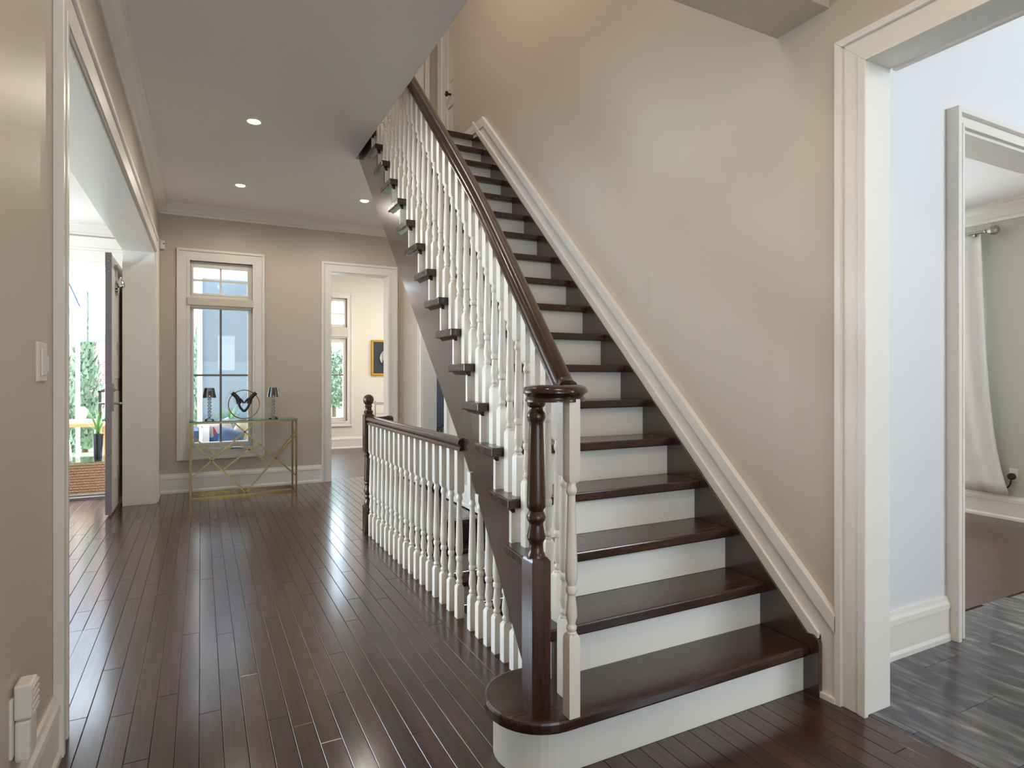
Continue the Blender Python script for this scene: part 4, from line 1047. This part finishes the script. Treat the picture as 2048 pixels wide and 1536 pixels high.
# patio screens and post
for i, (pa_, pb_) in enumerate(((60, 175), (176, 260))):
    x0_, x1_ = on_y(pa_, 700, 9.3).x, on_y(pb_, 700, 9.3).x; zb = on_y(150, 683, 9.3).z
    ps = thing('roller_screen', ((x0_+x1_)/2, 9.3, zb), ('white patio roller screen half lowered beside the pendant lamp' if i == 0 else 'white patio roller screen half lowered by the open door edge'), 'screen', 'patio roller screens')
    obj('fabric', MB().box(x0_+0.01, x1_-0.01, 9.297, 9.303, zb+0.10, 2.60), M['screen'], ps)
    obj('bottom_bar', MB().box(x0_+0.005, x1_-0.005, 9.28, 9.32, zb, zb+0.10), mat('screen_bar', srgb(150, 156, 166), 0.5), ps, bevel=0.01)
xp = on_y(155.5, 700, 9.75).x
tag(obj('patio_post', MB().box(xp-0.022, xp+0.022, 9.73, 9.77, -0.08, 2.6).box(xp-0.04, xp+0.04, 9.71, 9.79, -0.08, -0.06), M['extwhite'], None, org=(xp, 9.75, -0.08)), 'slim white patio post standing before the cedars', 'post')
# pendant bowl lamp
lc = on_y(118, 612, 8.5); lr = (on_y(161, 615, 8.5).x-lc.x)
zb = on_y(118, 632, 8.5).z; zt2 = on_y(118, 612, 8.5).z
pen = thing('pendant_lamp', (lc.x, 8.5, zb), 'white dish pendant lamp hanging over the patio', 'lamp')
obj('dish', MB().lathe([(zb, 0.02), (zb+0.01, lr*0.7), (zb+0.05, lr*0.96), (zt2, lr), (zt2, lr*0.97), (zb+0.06, lr*0.9), (zb+0.03, 0.02)], 28, (lc.x, 8.5, 0), cap=False), M['whiteceramic'], pen, smooth=50)
for k in range(3):
    a_ = 0.1+2*PI*k/3; obj('cable', MB().tube([(lc.x+lr*0.97*math.cos(a_), 8.5+lr*0.97*math.sin(a_), zt2), (lc.x, 8.5, 2.55)], 0.008, 6), mat('blue_cord', srgb(60, 70, 110), 0.6), pen)
obj('rod', MB().lathe([(2.52, .012), (2.70, .012)], 8, (lc.x, 8.5, 0)), M['steel'], pen)
# wicker coffee table with glass top
YK = 8.15
xk1 = on_y(212, 950, YK).x; xk0 = xk1-0.95; zk = on_y(170, 924, YK).z
wk = thing('wicker_table', ((xk0+xk1)/2, YK+0.3, -0.08), 'low tan wicker coffee table with a glass top outside the patio door', 'table')
obj('core', MB().box(xk0+0.01, xk1-0.01, YK+0.01, YK+0.6, -0.08, zk-0.012), M['wicker'], wk)
nrow = 12; stp = (zk+0.06)/nrow
for j in range(nrow):
    z_ = -0.07+j*stp; pts_ = [Vector((xk0+(xk1-xk0)*i/60, YK+(0.005 if (i+j) % 2 else -0.004), z_+stp*0.5)) for i in range(61)]
    obj('wicker_strand', MB().tube(pts_, stp*0.42, 5), M['wicker'], wk)
obj('glass_top', MB().box(xk0-0.02, xk1+0.02, YK-0.02, YK+0.62, zk-0.012, zk), M['tealglass'], wk)
# potted plant
pp = on_y(196, 915, YK+0.2); zz0 = zk+0.0005
pt = thing('potted_plant', (pp.x, YK+0.2, zz0), 'spiky green plant in a dark pot on the wicker table', 'potted plant')
rp = (on_y(208, 870, YK+0.2).x-on_y(185, 870, YK+0.2).x)/2
hp_ = on_y(196, 868, YK+0.2).z-zz0
obj('pot', MB().lathe([(zz0, rp*0.72), (zz0+0.01, rp*0.76), (zz0+hp_-0.02, rp*0.98), (zz0+hp_-0.018, rp*1.06), (zz0+hp_, rp*1.06), (zz0+hp_, rp*0.92), (zz0+hp_-0.03, rp*0.9)], 22, (pp.x, YK+0.2, 0)), M['pot'], pt, smooth=40)
def blades(o, c_, n_, ln, spread, wd, m_, seed, name='leaf'):
    rnd = random.Random(seed)
    for i in range(n_):
        a_ = 2*PI*i/n_+rnd.uniform(-.2, .2); l_ = ln*rnd.uniform(0.7, 1.1); sp_ = spread*rnd.uniform(0.4, 1.1)
        vs, fs = [], []
        for j in range(6):
            t = j/5; r_ = sp_*t**1.6; z_ = l_*(t-0.25*(sp_/ln)*t*t)
            w_ = wd*(1-t)**0.7+0.001
            ctr = Vector((c_[0]+r_*math.cos(a_), c_[1]+r_*math.sin(a_), c_[2]+z_)); sd = Vector((-math.sin(a_), math.cos(a_), 0))*w_
            vs += [ctr-sd, ctr+sd]
        for j in range(5): fs.append((2*j, 2*j+1, 2*j+3, 2*j+2))
        mb = MB().add(vs, fs); obj(name, mb, m_, o)
blades(pt, (pp.x, YK+0.2, zz0+hp_-0.03), 16, 0.36, 0.2, 0.012, M['grass'], 3)
# white watering jug
jc = on_y(126, 918, YK+0.15)
jg = thing('watering_jug', (jc.x, YK+0.15, zz0), 'white ceramic jug with a grey spout on the wicker table', 'jug')
jh = on_y(126, 858, YK+0.15).z-zz0; jr_ = on_y(145, 900, YK+0.15).x-jc.x
obj('body', MB().lathe([(zz0, jr_*0.95), (zz0+0.02, jr_), (zz0+jh*0.5, jr_*0.8), (zz0+jh*0.85, jr_*0.5), (zz0+jh, jr_*0.42)], 22, (jc.x, YK+0.15, 0)), M['whiteceramic'], jg, smooth=50)
obj('spout', MB().tube(smoothp([Vector((jc.x-0.01, YK+0.15, zz0+jh)), Vector((jc.x, YK+0.15, zz0+jh+0.025)), Vector((jc.x+0.04, YK+0.14, zz0+jh+0.03))]), 0.016, 8), M['steel'], jg, smooth=50)
# teak side table with tray and lantern behind
YT = 9.05
xt1 = on_y(206, 850, YT).x; xt0 = xt1-1.1; zt3 = on_y(170, 847, YT).z
sd_ = thing('teak_table', ((xt0+xt1)/2, YT+0.3, -0.08), 'honey teak patio table with slim legs behind the wicker table', 'table')
obj('top', MB().box(xt0, xt1, YT, YT+0.6, zt3-0.045, zt3), M['orange'], sd_, bevel=0.004)
for x_ in (xt0+0.06, xt1-0.04):
    for y_ in (YT+0.05, YT+0.55): obj('leg', MB().box(x_-0.02, x_+0.02, y_-0.02, y_+0.02, -0.08, zt3-0.045), M['orange'], sd_)
tc_ = on_y(165, 840, YT+0.2)
ty = thing('serving_tray', (tc_.x, YT+0.2, zt3+0.0005), 'white serving tray on the teak patio table', 'tray')
obj('tray_body', MB().box(tc_.x-0.14, tc_.x+0.14, YT+0.08, YT+0.32, zt3+0.0005, zt3+0.012), M['whiteceramic'], ty, bevel=0.004)
obj('tray_rim', frame(MB(), lambda u, v, t: (u, v, zt3+0.012+t), tc_.x-0.135, tc_.x+0.135, YT+0.085, YT+0.315, 0.012, 0, 0.025, bottom=True), M['whiteceramic'], ty)
fc = on_y(163, 816, YT+0.35)
fb = thing('flower_pot', (fc.x, YT+0.42, zt3+0.0005), 'small white flower ball in a cup on the teak patio table', 'flowers')
obj('cup', MB().lathe([(zt3+0.0005, .03), (zt3+0.07, .045), (zt3+0.07, .04)], 16, (fc.x, YT+0.42, 0)), M['whiteceramic'], fb, smooth=40)
fl_ = MB()
for i in range(26):
    a_ = i*2.4; zf = 1-2*(i+0.5)/26; r_ = math.sqrt(1-zf*zf)
    fl_.lathe([(-0.02, .004), (-0.012, .018), (0.004, .022), (0.018, .014), (0.022, .002)], 7, (fc.x+0.045*r_*math.cos(a_), YT+0.42+0.045*r_*math.sin(a_), zt3+0.125+0.045*zf))
obj('blossom', fl_, M['whiteceramic'], fb, smooth=60)
lc2 = on_y(200, 845, YT+0.25)
ln_ = thing('lantern', (lc2.x+0.03, YT+0.45, zt3+0.0005), 'black framed glass lantern on the teak patio table', 'lantern')
lx, ly, lw_ = lc2.x+0.03, YT+0.45, 0.055; lh = on_y(200, 785, YT+0.25).z-zt3
for sx in (-1, 1):
    for sy in (-1, 1): obj('post', MB().box(lx+sx*lw_-0.007, lx+sx*lw_+0.007, ly+sy*lw_-0.007, ly+sy*lw_+0.007, zt3+0.02, zt3+lh), M['blackplastic'], ln_)
obj('base', MB().box(lx-0.07, lx+0.07, ly-0.07, ly+0.07, zt3+0.0005, zt3+0.02), M['blackplastic'], ln_)
obj('roof', MB().box(lx-0.07, lx+0.07, ly-0.07, ly+0.07, zt3+lh, zt3+lh+0.02).lathe([(zt3+lh+0.02, .05), (zt3+lh+0.05, .012)], 12, (lx, ly, 0)), M['blackplastic'], ln_)
obj('pane', MB().box(lx-lw_, lx+lw_, ly-lw_-0.002, ly-lw_+0.002, zt3+0.02, zt3+lh), M['glass'], ln_)
obj('candle', MB().lathe([(zt3+0.02, .03), (zt3+0.16, .03)], 14, (lx, ly, 0)), M['whiteceramic'], ln_)
# garden shrubs / ornamental grass outside the window
gp = on_y(455, 850, 9.3)
og = thing('ornamental_grass', (gp.x, 9.42, -0.08), 'tall green grass plant in a grey planter against the stucco wall', 'potted plant')
ztp = on_y(455, 858, 9.42).z
obj('planter', MB().lathe([(-0.08, .13), (ztp-0.03, .19), (ztp, .20), (ztp, .17), (ztp-0.05, .16)], 20, (gp.x, 9.42, 0)), mat('grey_planter', srgb(120, 138, 160), 0.5), og, smooth=40)
blades(og, (gp.x, 9.42, ztp-0.05), 38, 0.42, 0.30, 0.012, M['grass'], 9, 'blade')
# patio sofa with cushions
YSF = 8.35
sx0, sx1 = on_y(372, 860, YSF).x, on_y(500, 860, YSF).x
sf = thing('patio_sofa', ((sx0+sx1)/2, YSF+0.3, -0.08), 'navy patio sofa with white arms outside the hall window', 'sofa')
zse = on_y(440, 905, YSF).z
obj('seat', MB().box(sx0+0.02, sx1, YSF, YSF+0.5, zse-0.14, zse), M['navy'], sf, bevel=0.02)
obj('base', MB().box(sx0, sx1, YSF, YSF+0.62, -0.08, zse-0.14), M['extwhite'], sf)
obj('backrest', MB().box(sx0+0.26, sx1, YSF+0.48, YSF+0.64, zse, on_y(440, 858, YSF+0.48).z), M['navy'], sf, bevel=0.02)
za = on_y(395, 861, YSF).z
obj('arm', MB().box(sx0, sx0+0.14, YSF, YSF+0.62, zse, za), M['navy'], sf, bevel=0.015)
obj('arm', MB().box(on_y(405, 860, YSF).x, on_y(419, 860, YSF).x, YSF+0.2, YSF+0.62, zse-0.02, za+0.05), M['extwhite'], sf)
def cushion(px, py, w_, h_, tilt, m_, label, Y_, lean=0.25):
    c_ = on_y(px, py, Y_)
    nn = 14; vs, fs = [], []
    for side in (1, -1):
        for i in range(nn+1):
            for j in range(nn+1):
                u = -1+2*i/nn; v = -1+2*j/nn
                e_ = (1-u**4)*(1-v**4); th2 = 0.075*max(0.0, e_)**0.6
                pin = 1-0.06*(1-abs(u)**2)*(abs(v)**6)-0.06*(1-abs(v)**2)*(abs(u)**6)
                vs.append((u*w_/2*pin, side*th2, v*h_/2*pin))
    for s_ in range(2):
        for i in range(nn):
            for j in range(nn): a_ = s_*(nn+1)**2+i*(nn+1)+j; fs.append((a_, a_+1, a_+nn+2, a_+nn+1))
    mb = MB().add(vs, fs); me = mesh('cushion', mb, 70); o = link('cushion', me, m_); c_.z = zse+0.003+(abs(math.sin(tilt))*w_+abs(math.cos(tilt))*h_)/2*0.93; o.location = c_; o.rotation_euler = (-lean, tilt, 0)
    bm = bmesh.new(); bm.from_mesh(me); bmesh.ops.remove_doubles(bm, verts=bm.verts, dist=1e-4); bmesh.ops.recalc_face_normals(bm, faces=bm.faces); bm.to_mesh(me); bm.free(); me.shade_smooth()
    return tag(o, label, 'cushion', 'cushions on the patio sofa')
cushion(440, 872, 0.34, 0.34, -0.35, M['pattern'], 'white cushion with red and blue pattern on the patio sofa', YSF+0.34)
cushion(462, 884, 0.30, 0.26, 0.25, M['navy'], 'navy cushion in front of the patterned one on the patio sofa', YSF+0.10)
cushion(483, 866, 0.24, 0.36, 0.5, M['pillowcream'], 'cream cushion leaning at the end of the patio sofa', YSF+0.22)
# bushes past the den window
for i, (px, Y_, r_) in enumerate(((668, 13.0, 0.45), (694, 14.6, 0.6))):
    p = on_y(px, 700, Y_)
    bsh = thing('garden_shrub', (p.x, Y_, -0.1), ('leafy green shrub outside the den window' if i == 0 else 'taller leafy shrub behind the one at the den window'), 'shrub', 'shrubs outside the den window')
    rnd = random.Random(40+i); mb = MB(); vs, fs = [], []
    for q_ in range(2200):
        v_ = Vector((rnd.gauss(0, 1), rnd.gauss(0, 1), rnd.gauss(0, 1))).normalized()*r_*rnd.uniform(0.7, 1.0)
        c_ = Vector((p.x, Y_, 1.2))+Vector((v_.x, v_.y, v_.z*1.3)); s_ = rnd.uniform(0.05, 0.1)
        a1 = Vector((rnd.uniform(-1, 1), rnd.uniform(-1, 1), rnd.uniform(-1, 1))).normalized()*s_; a2 = Vector((rnd.uniform(-1, 1), rnd.uniform(-1, 1), rnd.uniform(-1, 1))).normalized()*s_
        o_ = len(vs); vs += [c_, c_+a1, c_+a2]; fs.append((o_, o_+1, o_+2))
    me = bpy.data.meshes.new('foliage'); me.from_pydata([tuple(v-ORG[bsh.name]) for v in vs], [], fs); me.update(); link('foliage', me, M['leaf'], bsh)
    obj('trunk', MB().lathe([(-0.1, .06), (1.0, .03)], 8, (p.x, Y_, 0)), M['bark'], bsh)
